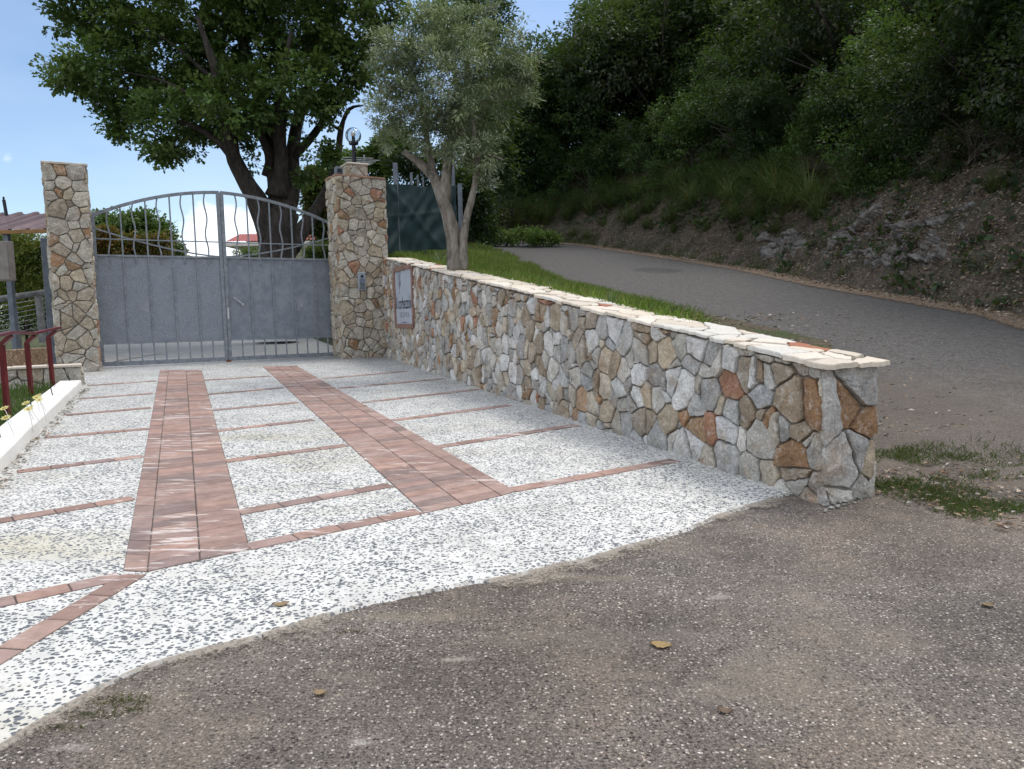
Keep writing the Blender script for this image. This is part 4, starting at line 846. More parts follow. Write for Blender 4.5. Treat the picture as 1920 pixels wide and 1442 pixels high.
# ------------------------------------------------------------------ verge above the wall
LE = [(900, 456), (945, 472), (996, 497), (1075, 537), (1166, 555), (1272, 579), (1336, 590), (1450, 615), (1564, 640), (1640, 668)]
LEp = [P(*e) for e in LE]; sS = [0., 1.5, 3.2, 5.6, 7.4, 9.0, 9.8, 10.8, 11.6, 12.3]
def vr(s, t):
    """s along the wall, t 0 at the coping and 1 at the road"""
    e = np.array([np.interp(s, sS, [p[k] for p in LEp]) for k in range(3)])
    if s < 0: e = LEp[0]+np.array([-gdir[0]*0+s*1.2, -s*.3, -s*.05])
    a = wpt(s, WT-.02, 0); top = wtop(s)-.06; k = min(1, max(0, (s-9.7)/1.5)); k = k*k*(3-2*k)
    gnd = smax(Dz(a[0], a[1]), Pz(a[0], a[1])); a[2] = top*(1-k)+(gnd+.02)*k
    p = a+(e-a)*t; tt = t*t*(3-2*t); p[2] = a[2]+(e[2]+.004-a[2])*(t if s < 9 else tt)
    p[2] += (.05*mnoise.noise(Vector((p[0]*.9, p[1]*.9, 2)))+.02*mnoise.noise(Vector((p[0]*4, p[1]*4, 2))))*min(1, t*8)*(1-t)*2
    if t >= .999: p[2] -= .03
    return p
grid_mesh('grass_verge_ground', [[vr(s, t) for t in np.linspace(0, 1, 22)] for s in np.linspace(-9, 11.55, 68)], M_verge, kind='structure')
# ------------------------------------------------------------------ hillside
BE = [(2500, 760), (2200, 672), (1920, 592), (1750, 564), (1590, 538), (1431, 506), (1272, 482), (1102, 458), (1000, 452), (930, 450)]
BEp = [P(*e) for e in BE]; last = BEp[-1]
BEp += [last+np.array([-2.5, 3.0, .3]), last+np.array([-4, 8, .4]), last+np.array([-3, 16, .4])]
BEp = [BEp[0]+(BEp[0]-BEp[1])*2]+BEp
cumB = [0]
for a, b in zip(BEp[:-1], BEp[1:]): cumB.append(cumB[-1]+np.linalg.norm((b-a)[:2]))
TOTB = cumB[-1]
def bbase(s): return np.array([np.interp(s, cumB, [p[k] for p in BEp]) for k in range(3)])
def bnorm(s):
    d = bbase(min(TOTB, s+2.5))-bbase(max(0, s-2.5)); n = np.array([d[1], -d[0]]); return n/np.hypot(*n)
HO = [0, .3, .9, 1.6, 2.4, 3.6, 6, 10, 16, 26]; HH = [-.05, .25, 1.05, 1.9, 2.6, 3.5, 5.4, 8.4, 12.5, 17]
sFar = cumB[-4]
def hill(s, o, rough=1.):
    b = bbase(s); n = bnorm(s); h = np.interp(o, HO, HH); k = np.interp(s, [0, cumB[5], cumB[9], sFar, TOTB], [1, 1, .9, .7, .6]) if o > 1.5 else 1
    k = k if o > 1.5 else 1
    if o > 1.5: h = 1.8+(h-1.8)*k
    p = np.array([b[0]+n[0]*o, b[1]+n[1]*o, b[2]+h]); w_ = min(1, o*1.5)*rough
    v = Vector((p[0]*.8, p[1]*.8, p[2]*.8)); dd = .28*mnoise.noise(v)+.15*mnoise.noise(v*2.7)+.07*mnoise.noise(v*7)+.03*mnoise.noise(v*17)
    p[0] -= n[0]*dd*w_; p[1] -= n[1]*dd*w_; p[2] += dd*w_*.5; return p
oo = list(np.linspace(0, 3.6, 40))+[4.2, 5, 6, 7.5, 9, 11, 14, 18, 22, 26]
grid_mesh('hillside', [[hill(s, o) for o in oo] for s in np.linspace(0, TOTB, 300)], M_bank, smooth=False, kind='structure')
_sc = {}
def s_of(x, y=None):
    """base arc length of the bank point that stands under image column x"""
    if x in _sc: return _sc[x]
    best = None
    for i in range(400):
        s = TOTB*i/399; p = bbase(s)-CAM; zz = p@fw; X = 960+F*(p@R_)/zz
        if zz > 0 and (best is None or abs(X-x) < best[0]): best = (abs(X-x), s)
    _sc[x] = best[1]; return best[1]
# rock face set into the bank
def facet_rock(name, s0, s1, o0, o1, amp, seed, label, **kw):
    m = MB(); A, B = 110, 80; vs = []
    for i in range(A+1):
        for j in range(B+1):
            u, v = i/A, j/B; s = s0+(s1-s0)*u; o = o0+(o1-o0)*v; p = hill(s, o); n = bnorm(s)
            e = max(0, 1-((2*u-1)**2+(2*v-1)**2)*(.85+.5*mnoise.noise(Vector((u*4, v*4, seed)))))
            d = 0
            for fq, am in ((1.6, 1.), (4.2, .42), (9., .18)):
                q = Vector((p[0]*fq+seed+.3*p[2], p[1]*fq, p[2]*fq*.75)); dst, pt = mnoise.voronoi(q); c0 = pt[0]; tl = Vector((mnoise.cell(c0*7.3)-.5, mnoise.cell(c0*9.1+Vector((3, 1, 2)))-.5, mnoise.cell(c0*5.7+Vector((1, 5, 2)))-.5))
                d += am*(.5*mnoise.cell(c0*3.3)+0.7*tl.dot(q-c0)-(.35 if dst[1]-dst[0] < .07 else 0))
            d = -.20+min(1, e*1.3)*(.29+amp*d*.75)+.14*mnoise.noise(Vector(p)*1.4)
            vs.append(p+np.array([-n[0]*d, -n[1]*d, d*.35]))
    m.add(vs, [(i*(B+1)+j, (i+1)*(B+1)+j, (i+1)*(B+1)+j+1, i*(B+1)+j+1) for i in range(A) for j in range(B)]); m.build(name, M_rock, label=label, cat='rock', **kw)
facet_rock('rock_outcrop', s_of(1760), s_of(1490), .22, 1.75, .30, 3, 'broad grey limestone face breaking out of the bank above the road')
facet_rock('rock_outcrop', s_of(1470), s_of(1385), .2, 1.05, .2, 9, 'small low grey rock at the foot of the bank left of the broad rock face')
facet_rock('rock_outcrop', s_of(1712), s_of(1650), 1.75, 2.35, .3, 15, 'small pale rock higher up the bank beside a grass tuft')

# ------------------------------------------------------------------ trees
GRN = [(.030, .058, .016), (.040, .072, .018), (.024, .046, .014), (.050, .082, .022)]
def ell(x, y, Y, rx, ry=None, rd=None):
    c = atY(x, y, Y); k = Y/1400; rx = rx*k; ry = (ry*k if ry else rx); return (c, np.array([rx, rd if rd else rx*.9, ry]))
def limb(name, pts, rad, parent, mat, n=10, wob=.25, sub=3):
    P_ = [Vector([float(q) for q in p]) for p in pts]; out = []; rr = []
    for i in range(len(P_)-1):
        a, b, c, d = P_[max(0, i-1)], P_[i], P_[i+1], P_[min(len(P_)-1, i+2)]
        for k in range(sub):
            t = k/sub; out.append(.5*((2*b)+(c-a)*t+(2*a-5*b+4*c-d)*t*t+(3*b-a-3*c+d)*t**3)); rr.append(rad[i]+(rad[i+1]-rad[i])*t)
    out.append(P_[-1]); rr.append(rad[-1]); m = MB(); m.tube(out, rr, n, wob=wob); return m.build(name, mat, parent, smooth=True)
# big oak behind the gate
OY = 20.5; K = OY/1400
oak = empty('oak_tree', atY(515, 600, OY), label='large dark oak with forked trunk and wide lobed crown behind the gate', cat='tree')
def op(x, y, dy=0): return atY(x, y, OY+dy)
tb = op(520, 600); tb[2] -= .5
limb('trunk', [tb, op(520, 520), op(521, 470), op(524, 425), op(528, 395)], [.62, .52, .46, .46, .42], oak, M_barkd, 16)
for pts, rad in [([op(508, 450), op(488, 390, -.2), op(455, 330, -.5), op(435, 285, -.8), op(425, 210, -1.2), op(400, 120, -1.8), op(370, 30, -2)], [.38, .30, .22, .19, .15, .10, .04]),
                 ([op(524, 430), op(520, 360, .2), op(512, 300, .3), op(500, 230, .2), op(470, 140, .2), op(450, 40), op(440, -60)], [.36, .25, .2, .17, .12, .08, .04]),
                 ([op(530, 420), op(545, 350, .4), op(548, 290, .6), op(560, 220, 1), op(585, 140, 1.4), op(600, 40, 1.8)], [.34, .25, .2, .15, .1, .04]),
                 ([op(520, 370), op(528, 320), op(524, 250, -.4), op(530, 160, -.8), op(545, 60, -1.2)], [.3, .2, .17, .1, .04]),
                 ([op(538, 470, .3), op(575, 420, .8), op(612, 360, 1.2), op(632, 300, 1.4), op(640, 240, 1.4), op(655, 205, 1.2), op(680, 198, 1)], [.3, .2, .15, .11, .08, .05, .02]),
                 ([op(440, 300, -.8), op(405, 262, -1.0), op(350, 232, -1.2), op(290, 222, -1.2), op(225, 210, -1.2)], [.14, .08, .05, .03, .01]),
                 ([op(500, 235), op(455, 190, -.6), op(390, 140, -.8), op(320, 80, -.8), op(250, 40, -.8)], [.12, .08, .055, .03, .012]),
                 ([op(545, 300, .5), op(590, 250, .6), op(625, 190, .6), op(650, 120, .4)], [.14, .1, .07, .03]),
                 ([op(425, 220, -1.2), op(370, 185, -1), op(300, 150, -.8), op(200, 130, -.6)], [.09, .06, .035, .012]),
                 ([op(640, 245, 1.4), op(610, 225, 1.2), op(590, 190, 1)], [.05, .035, .012]),
                 ([op(548, 290, .6), op(520, 275, .2), op(505, 250)], [.07, .05, .02]),
                 ([op(500, 330, .2), op(505, 290, 0), op(480, 240, -.6), op(455, 215, -.8)], [.14, .12, .1, .05])]:
    limb('branch', pts, rad, oak, M_barkd, 9)
OL = [(135, 25, 50), (200, 40, 85), (160, 140, 60), (120, 135, 34), (235, 160, 80), (225, 232, 38), (300, 100, 115), (305, 225, 66), (308, 285, 34), (365, 272, 30), (380, 210, 70), (420, 80, 120), (440, 190, 75), (440, 262, 34), (540, 50, 120),
      (560, 160, 80), (655, 50, 88), (650, 130, 60), (600, 205, 34), (500, 220, 40), (468, 300, 22), (648, 185, 26), (250, -60, 110), (420, -100, 150), (600, -90, 130), (710, 10, 55), (602, 285, 24), (565, 265, 20), (110, -30, 50), (575, 330, 24), (620, 300, 20)]
lob = []
for x, y, r in OL:
    dd = 0 if r < 45 else rnd.uniform(-1.2, 1.2); lob.append(ell(x, y, OY+dd-.3, r, r*.82, r*K*1.0))
OPAL = [(.085, .140, .036), (.110, .175, .045), (.060, .105, .028), (.135, .195, .055), (.075, .125, .038)]
me = crown('oak_crown', lob, M_leaf, 1750, 44, .27, .15, .11, OPAL, 'lobed', .30); link('crown', me, oak)

# olive by the wall
VY = 12.4; bs = wpt(4.15, WT+.30, 0)
ov0 = vr(4.35, .07); VY = ov0[1]
olive = empty('olive_tree', ov0, label='silvery olive tree with two leaning trunks on the grass behind the wall', cat='tree')
def vp(x, y, dy=0): return atY(x, y, VY+dy)
b0 = vp(858, 492); b0[2] -= .15; b1 = vp(868, 492, -.05); b1[2] -= .15
limb('trunk', [b0, vp(852, 455), vp(842, 410), vp(828, 365, .1), vp(812, 330, .15), vp(786, 305, .2), vp(757, 283, .1)], [.15, .115, .105, .10, .08, .06, .045], olive, M_barko, 14, .5, 4)
limb('trunk', [b1, vp(869, 455, -.05), vp(876, 405, -.1), vp(888, 355, -.1), vp(895, 310, -.1), vp(893, 265, -.1), vp(880, 200)], [.085, .068, .056, .054, .05, .04, .02], olive, M_barko, 12, .4, 4)
for pts, rad in [([vp(832, 375, .1), vp(838, 335, .1), vp(842, 270, .2), vp(858, 190, .3), vp(850, 130, .2), vp(828, 100, .2)], [.11, .09, .065, .05, .04, .02]),
                 ([vp(815, 335, .2), vp(800, 260, .5), vp(790, 190, .7), vp(770, 120, .8)], [.07, .05, .035, .012]),
                 ([vp(842, 270, .2), vp(868, 240, .1), vp(905, 215, .1), vp(935, 170, .2)], [.035, .022, .013, .005]),
                 ([vp(895, 300), vp(915, 290, -.2), vp(945, 300, -.3)], [.03, .02, .008])]:
    limb('branch', pts, rad, olive, M_barko, 8, .3)
VL = [(840, 150, 95), (770, 130, 62), (730, 150, 45), (750, 210, 60), (800, 230, 62), (860, 240, 60), (905, 190, 60), (925, 120, 60), (960, 130, 40), (850, 70, 60), (790, 60, 50), (740, 90, 45), (905, 280, 42), (905, 325, 20), (852, 285, 22), (795, 275, 20), (735, 262, 24), (835, 30, 30), (895, 60, 40), (930, 300, 20), (915, 345, 16), (985, 140, 26), (975, 175, 30), (962, 75, 36), (1000, 115, 16), (705, 200, 22), (708, 110, 20), (905, 25, 26)]
lob = [ell(x, y, VY+rnd.uniform(-.3, .3), r, r*.9, r*VY/1400*1.2) for x, y, r in VL]
VPAL = [(.34, .39, .22), (.26, .31, .20), (.19, .24, .14), (.36, .40, .29), (.13, .17, .10), (.25, .29, .14)]
me = crown('olive_crown', lob, M_olive, 800, 48, .13, .082, .021, VPAL, 'leaf', .15); link('crown', me, olive)

# hillside woodland
def wood_proto(name, seed, r, ncl, per, L, W, pal, kind='leaf', label='', cat='tree', trunk=True, hgt=3.5):
    global rnd
    t = empty(name, (0, 0, 0)); rr = random.Random(seed); lobes = []
    for i in range(9):
        a = rr.uniform(0, 6.28); d = rr.uniform(0, .75)*r; lobes.append((np.array([math.cos(a)*d, math.sin(a)*d, hgt-r*.3+rr.uniform(-.8, .8)*r*.7]), np.array([1, 1, .85])*r*rr.uniform(.35, .62)))
    me = crown(name+'_crown', lobes, M_leaf, ncl, per, .30 if r > 1.2 else .2, L, W, pal, kind, .45, .15); link('crown', me, t)
    if trunk:
        m = MB(); m.tube([(0, 0, -.6), (.1*r, 0, hgt*.35), (.05, .12*r, hgt*.7), (.2, .1, hgt)], [.13*r/2.2+.03, .11*r/2.2+.02, .07, .02], 8, wob=.25)
        for i in range(7):
            a = rr.uniform(0, 6.28); z = hgt*rr.uniform(.3, .7); e = Vector((math.cos(a), math.sin(a), rr.uniform(.3, 1)))*r*rr.uniform(.5, .9); b = Vector((.08*r, .05*r, z)); m.tube([b, b+e*.5+Vector((0, 0, .1)), b+e], [.045, .03, .01], 5)
        m.build('trunk', M_barkd, t, smooth=True)
    return t
HP = [(.028, .055, .020), (.036, .068, .024), (.022, .042, .017), (.048, .082, .028)]
protos = [wood_proto('woodland_tree', 1, 2.4, 520, 24, .13, .075, HP), wood_proto('woodland_tree', 2, 2.1, 460, 24, .12, .07, [(.045, .082, .028), (.060, .105, .034), (.036, .066, .024)]),
          wood_proto('woodland_tree', 3, 2.7, 560, 24, .14, .07, [(.034, .050, .026), (.026, .040, .020), (.055, .060, .030)]), wood_proto('woodland_tree', 4, 1.9, 420, 24, .11, .06, [(.070, .130, .032), (.052, .100, .026), (.090, .150, .038)])]
shr = [wood_proto('hillside_shrub', 5, .95, 170, 22, .09, .045, [(.050, .100, .026), (.038, .078, .02), (.066, .120, .032)], hgt=1.0), wood_proto('hillside_shrub', 6, .8, 150, 22, .075, .035, [(.030, .055, .018), (.042, .068, .022)], hgt=.8),
       wood_proto('hillside_shrub', 7, .9, 110, 20, .08, .04, [(.085, .070, .040), (.060, .060, .028), (.050, .062, .024), (.10, .075, .045)], hgt=.95)]
used = set(); CH = {}; PL = []
def place(pr, p, rz, sc, label, cat, group, squash=1., rnk=0):
    if pr.name not in used: o = pr; used.add(pr.name); CH[pr.name] = kids(pr)
    else: o = copy_tree(pr, ch=CH[pr.name])
    o.location = [float(v) for v in p]; o.rotation_euler = (0, 0, rz); o.scale = (sc, sc, sc*squash); tag(o, label, cat, group); PL.append((o, p, rnk)); return o
cnt = 0
TL = ['dense dark evergreen tree on the steep hillside above the road', 'mid green leafy tree on the steep hillside above the road', 'dull grey green tree on the steep hillside above the road', 'small fresh green tree low on the hillside above the road']
for x, o, pi in [(2150, 4, 0), (2020, 5.5, 2), (1930, 3.6, 0), (1850, 6, 1), (1790, 4.2, 2), (1700, 5.6, 0), (1640, 3.9, 1), (1560, 5.2, 2), (1500, 3.4, 3), (1450, 5, 0), (1390, 3.3, 1), (1330, 4.8, 2), (1290, 3.0, 0), (1230, 4.3, 1), (1180, 2.9, 3), (1150, 5, 0),
                 (1110, 3, 1), (1080, 5, 2), (1050, 2.6, 1), (1020, 4.3, 0), (990, 2.4, 3), (965, 4, 1), (945, 2.2, 0), (1980, 9, 0), (1820, 9.5, 1), (1680, 9.5, 0), (1540, 9, 2), (1400, 8.5, 0), (1280, 8, 1), (1180, 8, 0), (1100, 8, 2), (1130, 6.5, 1), (1070, 6.2, 1), (1760, 3.3, 0), (1880, 4.2, 0), (1950, 5, 2), (1830, 3.2, 2), (1600, 3.2, 2), (1040, 7.5, 1), (1000, 7, 0),
                 (1900, 14, 0), (1700, 14, 1), (1500, 14, 0), (1330, 13, 2), (1200, 13, 1), (1110, 12, 0), (1500, 19, 1), (1750, 19, 2), (1300, 19, 0)]:
    s = s_of(x)+rnd.uniform(-.5, .5); p = hill(s, o+rnd.uniform(-.3, .3)); p[2] -= .5 if o > 3.5 else .9
    sc = rnd.uniform(1.15, 1.45)*(1.0 if o > 3.4 else .72)*(1.2 if x < 1130 and o > 3.4 else 1)
    place(protos[pi], p, rnd.uniform(0, 6.28), sc, TL[pi], 'tree', 'trees of the hillside wood', rnk=min(3, int(o > 3.4)+int(o > 7)+int(o > 11)))
for ds, o, pi in [(.5, 2.4, 0), (1.5, 5.5, 1), (3, 3.0, 2), (5, 5, 0), (8, 3, 1), (-1.5, 8, 0), (-3, 6, 1), (1, 9, 2), (-4, 9, 1), (-6.5, 8.5, 0), (-9, 9, 1), (-2.5, 12, 0)]:
    p = hill(sFar+ds, o); p[2] -= .6; place(protos[pi], p, rnd.uniform(0, 6), rnd.uniform(1.3, 1.6)*(1.25 if ds < 0 else 1), TL[pi], 'tree', 'trees of the hillside wood')
SL_ = ['bright leafy shrub overhanging the top of the bank', 'low dark small leaved shrub on the bank', 'half withered brownish shrub on the bank']
for x, o, pi in [(1900, 3.2, 1), (1860, 2.5, 2), (1800, 3.3, 0), (1760, 2.9, 2), (1690, 3.3, 1), (1620, 2.8, 2), (1585, 3.2, 1), (1540, 2.5, 0), (1500, 2.7, 0), (1470, 2.2, 0), (1440, 2.9, 1), (1405, 2.3, 2), (1370, 2.7, 0), (1340, 2.2, 1), (1300, 2.6, 2), (1260, 2.1, 1), (1220, 2.4, 0), (1190, 2.0, 1),
                 (1150, 2.2, 0), (1120, 1.6, 1), (1085, 1.9, 0), (1050, 1.4, 1), (1020, 1.5, 0), (1000, 1.0, 1), (970, 1.2, 0), (950, .7, 3), (930, .9, 1), (912, .5, 0), (1980, 2.6, 1), (2060, 2.8, 2), (1880, 1.3, 1), (1925, .9, 1)]:
    pi = min(pi, 2); s = s_of(x)+rnd.uniform(-.2, .2); p = hill(s, o); p[2] -= .25
    place(shr[pi], p, rnd.uniform(0, 6.28), rnd.uniform(.75, 1.3), SL_[pi], 'shrub', 'shrubs on the roadside bank', rnd.uniform(.8, 1.1))
# undergrowth that carpets the slope between the trees
pp = []; S145 = s_of(1440)
for _ in range(64000):
    s = rnd.uniform(0, TOTB); o = (1.9 if s < S145 else .8)+rnd.random()**1.4*18
    if mnoise.noise(Vector((s*.9, o*1.2, 5))) < -.25+(.5*max(0, 2.6-o) if s < S145 else .25*max(0, 1.6-o)): continue
    q = hill(s, o); q[2] += rnd.random()**2*(.35+.5*max(0, mnoise.noise(Vector((s*.7, o*.7, 1))))*min(1, o-1.5)); pp.append(q)
for _ in range(5000):
    s = rnd.uniform(0, S145); o = .05+rnd.random()*2.2
    if mnoise.noise(Vector((s*1.4, o*1.9, 15))) > .12: pp.append(hill(s, o)+Z3*rnd.random()*.12)
n_ = len(pp); pal = np.array(HP+[(.05, .06, .03), (.07, .055, .03)]); ci = pal[rs.randint(len(pal), size=n_)]*(.7+.6*rs.rand(n_))[:, None]
link('undergrowth', leaf_mesh('undergrowth', np.array(pp), unit(n_)+np.array([-.3, -.3, .3]), unit(n_)+np.array([-.5, -.5, .8]), .17*(.6+.8*rs.rand(n_)), .11*(.6+.8*rs.rand(n_)), ci, M_leaf), label='dark leafy undergrowth covering the slope between the trees', cat='undergrowth', kind='stuff')
# drooping grass tufts
def tuft_mesh(name, n, L, W, pal, spread=1., droop=.8):
    m = MB(); rr = random.Random(len(name)+n)
    for i in range(n):
        a = rr.uniform(0, 6.28); tilt = rr.uniform(.05, 1.)*spread; l = L*rr.uniform(.6, 1.15); b = Vector((rr.uniform(-.06, .06), rr.uniform(-.06, .06), 0)); d = Vector((math.cos(a)*math.sin(tilt), math.sin(a)*math.sin(tilt), math.cos(tilt)))
        sd_ = Vector((-math.sin(a), math.cos(a), 0)); pts = []; p = b; 
        for k in range(6): pts.append(p.copy()); p = p+d*l/5; d = (d+Vector((math.cos(a)*.12, math.sin(a)*.12, -.42*droop))).normalized()
        vs = []; 
        for k, q in enumerate(pts): w_ = W*(1-k/5.3)*.5; vs += [q-sd_*w_, q+sd_*w_]
        c = rr.choice(pal); f = rr.uniform(.7, 1.3); m.add(vs, [(2*k, 2*k+1, 2*k+3, 2*k+2) for k in range(5)], tuple(x*f for x in c))
    return m
tp_ = tuft_mesh('a', 300, 1.0, .012, [(.085, .13, .045), (.11, .15, .05), (.07, .105, .04), (.19, .17, .085)]).build('grass_tuft', M_grass)
first = True
for x, o, sc in [(1722, 1.95, .95), (1100, 1.4, 1.2), (1130, 1.7, 1.3), (1160, 1.3, 1.1), (1200, 1.7, 1.3), (1235, 1.4, 1.2), (1270, 1.8, 1.3), (1305, 1.5, 1.2), (1340, 1.7, 1.3), (1370, 1.6, 1.3), (1400, 1.4, 1.1), (1430, 1.5, 1.4), (1455, 1.3, 1.2), (1070, 1.2, 1.2), (1040, 1.0, 1.2), (1010, .8, 1.2), (985, .8, 1.3), (960, .6, 1.2), (1290, 2.3, 1.2), (1180, 2.1, 1.3), (1330, 2.4, 1.2), (1880, 2.0, .6), (1600, 2.2, .7), (1910, .35, .5), (1560, .25, .35), (1660, .22, .3), (1240, .3, .4), (1090, .3, .7), (1060, .4, .8), (1120, 2.0, 1.1), (1220, 1.0, 1.0), (1255, 2.2, 1.2), (1320, 1.1, 1.0), (1385, 2.2, 1.1), (1350, 1.2, 1.0), (1470, 1.9, 1.0), (1145, .9, 1.0), (1500, 2.3, .9), (1110, .7, .8), (1175, .8, .8), (1230, .75, .7), (1285, .8, .8), (1345, .7, .7), (1410, .9, .8)]:
    o_ = tp_ if first else tp_.copy()
    if not first: COL.objects.link(o_)
    first = False; p = hill(s_of(x)+rnd.uniform(-.1, .1), o); o_.location = [float(v) for v in p-Z3*.05]; sc = sc*(1.45 if x < 1480 and sc > .9 else 1); o_.scale = (sc,)*3; o_.rotation_euler = (0, 0, rnd.uniform(0, 6))
    tag(o_, 'round tuft of long grass beside the pale rock high on the bank' if x == 1722 else 'drooping tuft of long green grass on the roadside bank', 'grass tuft', 'grass tufts on the bank')
# bare twiggy scrub
def twig_mesh(seed):
    rr = random.Random(seed); m = MB()
    def grow(p, d, L, r, lv):
        q = p+d*L*.5+Vector((rr.uniform(-.1, .1),)*3)*L; e = p+d*L; m.tube([p, q, e], [r, r*.8, r*.55], 4, cap=False)
        if lv > 0:
            for _ in range(rr.choice((2, 3))): grow(e if rr.random() < .6 else q, (d+Vector((rr.uniform(-.9, .9), rr.uniform(-.9, .9), rr.uniform(-.5, .6)))).normalized(), L*rr.uniform(.6, .9), r*.6, lv-1)
    for _ in range(7): grow(Vector((rr.uniform(-.3, .3), rr.uniform(-.3, .3), 0)), Vector((rr.uniform(-.8, .8), rr.uniform(-.8, .8), 1)).normalized(), .42, .011, 4)
    return m
tw = [twig_mesh(i).build('bare_scrub', M_twig) for i in (1, 2)]; fst = [True, True]
for i, (x, o) in enumerate([(1650, 2.6), (1700, 2.9), (1760, 2.4), (1800, 2.8), (1850, 2.2), (1900, 2.6), (1600, 2.5), (1740, 3.3), (1830, 3.4), (1880, 1.6), (1560, 2.9), (1400, 2.5), (1290, 2.7), (1950, 2.0), (1920, 3.2), (1670, 3.6)]):
    k = i % 2; o_ = tw[k] if fst[k] else tw[k].copy()
    if not fst[k]: COL.objects.link(o_)
    fst[k] = False; p = hill(s_of(x), o); n_ = bnorm(s_of(x)); o_.location = [float(v) for v in p]; o_.rotation_euler = (rnd.uniform(-.5, .5), rnd.uniform(-.5, .5), rnd.uniform(0, 6)); sc = rnd.uniform(.6, 1.0); o_.scale = (sc,)*3
    tag(o_, 'bare grey brown twiggy scrub leaning out of the bank', 'shrub', 'bare scrub on the bank')
# trees and shrubs beyond the gate and under the canopy
def one_tree(name, lobes, ncl, per, cr, L, W, pal, label, cat, trunkpts=None, rad=None, kind='leaf'):
    c = lobes[0][0]; t = empty(name, (c[0], c[1], Dz(c[0], c[1])), label=label, cat=cat); link('crown', crown(name, lobes, M_leaf, ncl, per, cr, L, W, pal, kind, .35), t)
    if trunkpts: limb('trunk', trunkpts, rad, t, M_barkd)
    return t
g_ = atY(250, 600, 31); one_tree('garden_tree', [ell(250, 440, 31, 70, 40), ell(215, 435, 31, 45, 32), ell(300, 455, 31, 42, 34), ell(265, 425, 31, 40, 26), ell(185, 415, 31, 22, 14), ell(230, 410, 30, 20, 12), ell(330, 470, 31, 18, 20)], 520, 24, .3, .17, .12, OPAL[:3], 'round dark tree seen through the left gate leaf', 'tree', [g_, atY(250, 470, 31)], [.2, .12], 'lobed')
one_tree('rusty_hedge', [ell(x, 462, 24, 22, 22) for x in (190, 215, 245, 275, 300)]+[ell(200, 440, 24, 16, 16)], 420, 22, .2, .10, .06, [(.20, .10, .03), (.14, .11, .03), (.09, .10, .025), (.24, .12, .04)], 'hedge with rusty orange leaves behind the left gate leaf', 'hedge', [atY(240, 600, 24), atY(240, 470, 24)], [.08, .04])
one_tree('garden_shrub', [ell(475, 474, 44, 22, 9), ell(450, 476, 44, 14, 6)], 60, 20, .2, .12, .07, OPAL, 'low green shrub in front of the far cream house', 'shrub', [atY(475, 560, 44), atY(475, 476, 44)], [.06, .03])
one_tree('garden_tree', [ell(605, 380, 26, 36, 34), ell(590, 340, 26, 26, 26), ell(625, 420, 26, 20, 26), ell(600, 430, 26, 22, 26), ell(625, 345, 26, 18, 30)], 420, 24, .28, .14, .09, [(.075, .115, .030), (.060, .095, .026), (.16, .09, .035), (.09, .12, .03)], 'olive green tree with some rusty leaves between the oak and the right pillar', 'tree', [atY(605, 600, 26), atY(605, 400, 26)], [.15, .08])
one_tree('garden_shrub', [ell(600, 474, 23, 30, 14), ell(625, 470, 23, 16, 18)], 170, 22, .2, .10, .04, [(.11, .15, .035), (.09, .13, .03)], 'yellow green shrub behind the right gate leaf at the trunk of the oak', 'shrub', [atY(600, 600, 23), atY(600, 480, 23)], [.05, .03])
one_tree('distant_tree', [ell(665, 310, 34, 32, 24), ell(700, 300, 34, 30, 24), ell(640, 320, 34, 20, 24), ell(725, 285, 34, 26, 30), ell(745, 260, 34, 26, 36), ell(720, 320, 34, 20, 18)], 520, 22, .32, .16, .10, OPAL, 'green tree rising behind the lamp plinth of the right pillar', 'tree', [atY(690, 600, 34), atY(690, 330, 34)], [.25, .12])
one_tree('distant_tree', [ell(850, 20, 30, 46, 30), ell(800, 40, 30, 30, 24), ell(905, 5, 30, 36, 24), ell(940, 30, 30, 24, 40), ell(870, 70, 30, 60, 50)], 420, 22, .34, .15, .08, [(.045, .07, .035), (.055, .085, .04)], 'tall loose tree above the top of the olive crown', 'tree', [atY(880, 470, 30), atY(880, 200, 30), atY(870, 60, 30)], [.25, .18, .06])
one_tree('garden_shrub', [ell(x, y, 31.5, 20, 13) for x, y in ((885, 447), (910, 446), (935, 443), (965, 444), (1000, 446), (1030, 452))]+[ell(1000, 440, 31, 16, 12)], 260, 22, .25, .12, .06, [(.12, .20, .04), (.09, .16, .035), (.16, .24, .05)], 'bright green low shrub where the upper road disappears behind the olive', 'shrub', [atY(950, 462, 31.5), atY(950, 447, 31.5)], [.05, .03])
one_tree('dark_thicket', [ell(760, 300, 24, 40, 40), ell(820, 330, 25, 50, 50), ell(880, 360, 26, 40, 55), ell(915, 300, 27, 50, 60), ell(900, 410, 27, 40, 40), ell(850, 400, 26, 40, 45), ell(930, 230, 28, 45, 50)], 900, 24, .34, .13, .08, [(.020, .040, .014), (.028, .052, .016), (.016, .030, .012)], 'dark leafy thicket filling the space behind netting and olive', 'tree', [atY(860, 470, 26), atY(860, 330, 26)], [.2, .1])
one_tree('bamboo_thicket', [ell(x, y, 20.5, 26, 30) for x, y in ((25, 470), (55, 465), (85, 480), (40, 510), (70, 520), (10, 500), (90, 540), (20, 550), (55, 560))], 620, 24, .22, .16, .028, [(.24, .28, .06), (.18, .24, .05), (.12, .17, .04), (.30, .30, .08)], 'tall yellow green bamboo like thicket under the ribbed canopy', 'plant', [atY(50, 640, 20.5), atY(50, 500, 20.5)], [.04, .02])
one_tree('distant_tree', [ell(x, y, 30, 30, 30) for x, y in ((15, 560), (60, 570), (100, 560), (60, 520), (20, 600), (90, 600), (-30, 540), (-40, 500), (30, 455), (-20, 470))], 420, 24, .4, .16, .08, [(.06, .09, .03), (.045, .075, .025)], 'dark green trees in the distance behind the timber fence', 'tree', [atY(50, 660, 30), atY(50, 540, 30)], [.12, .06])

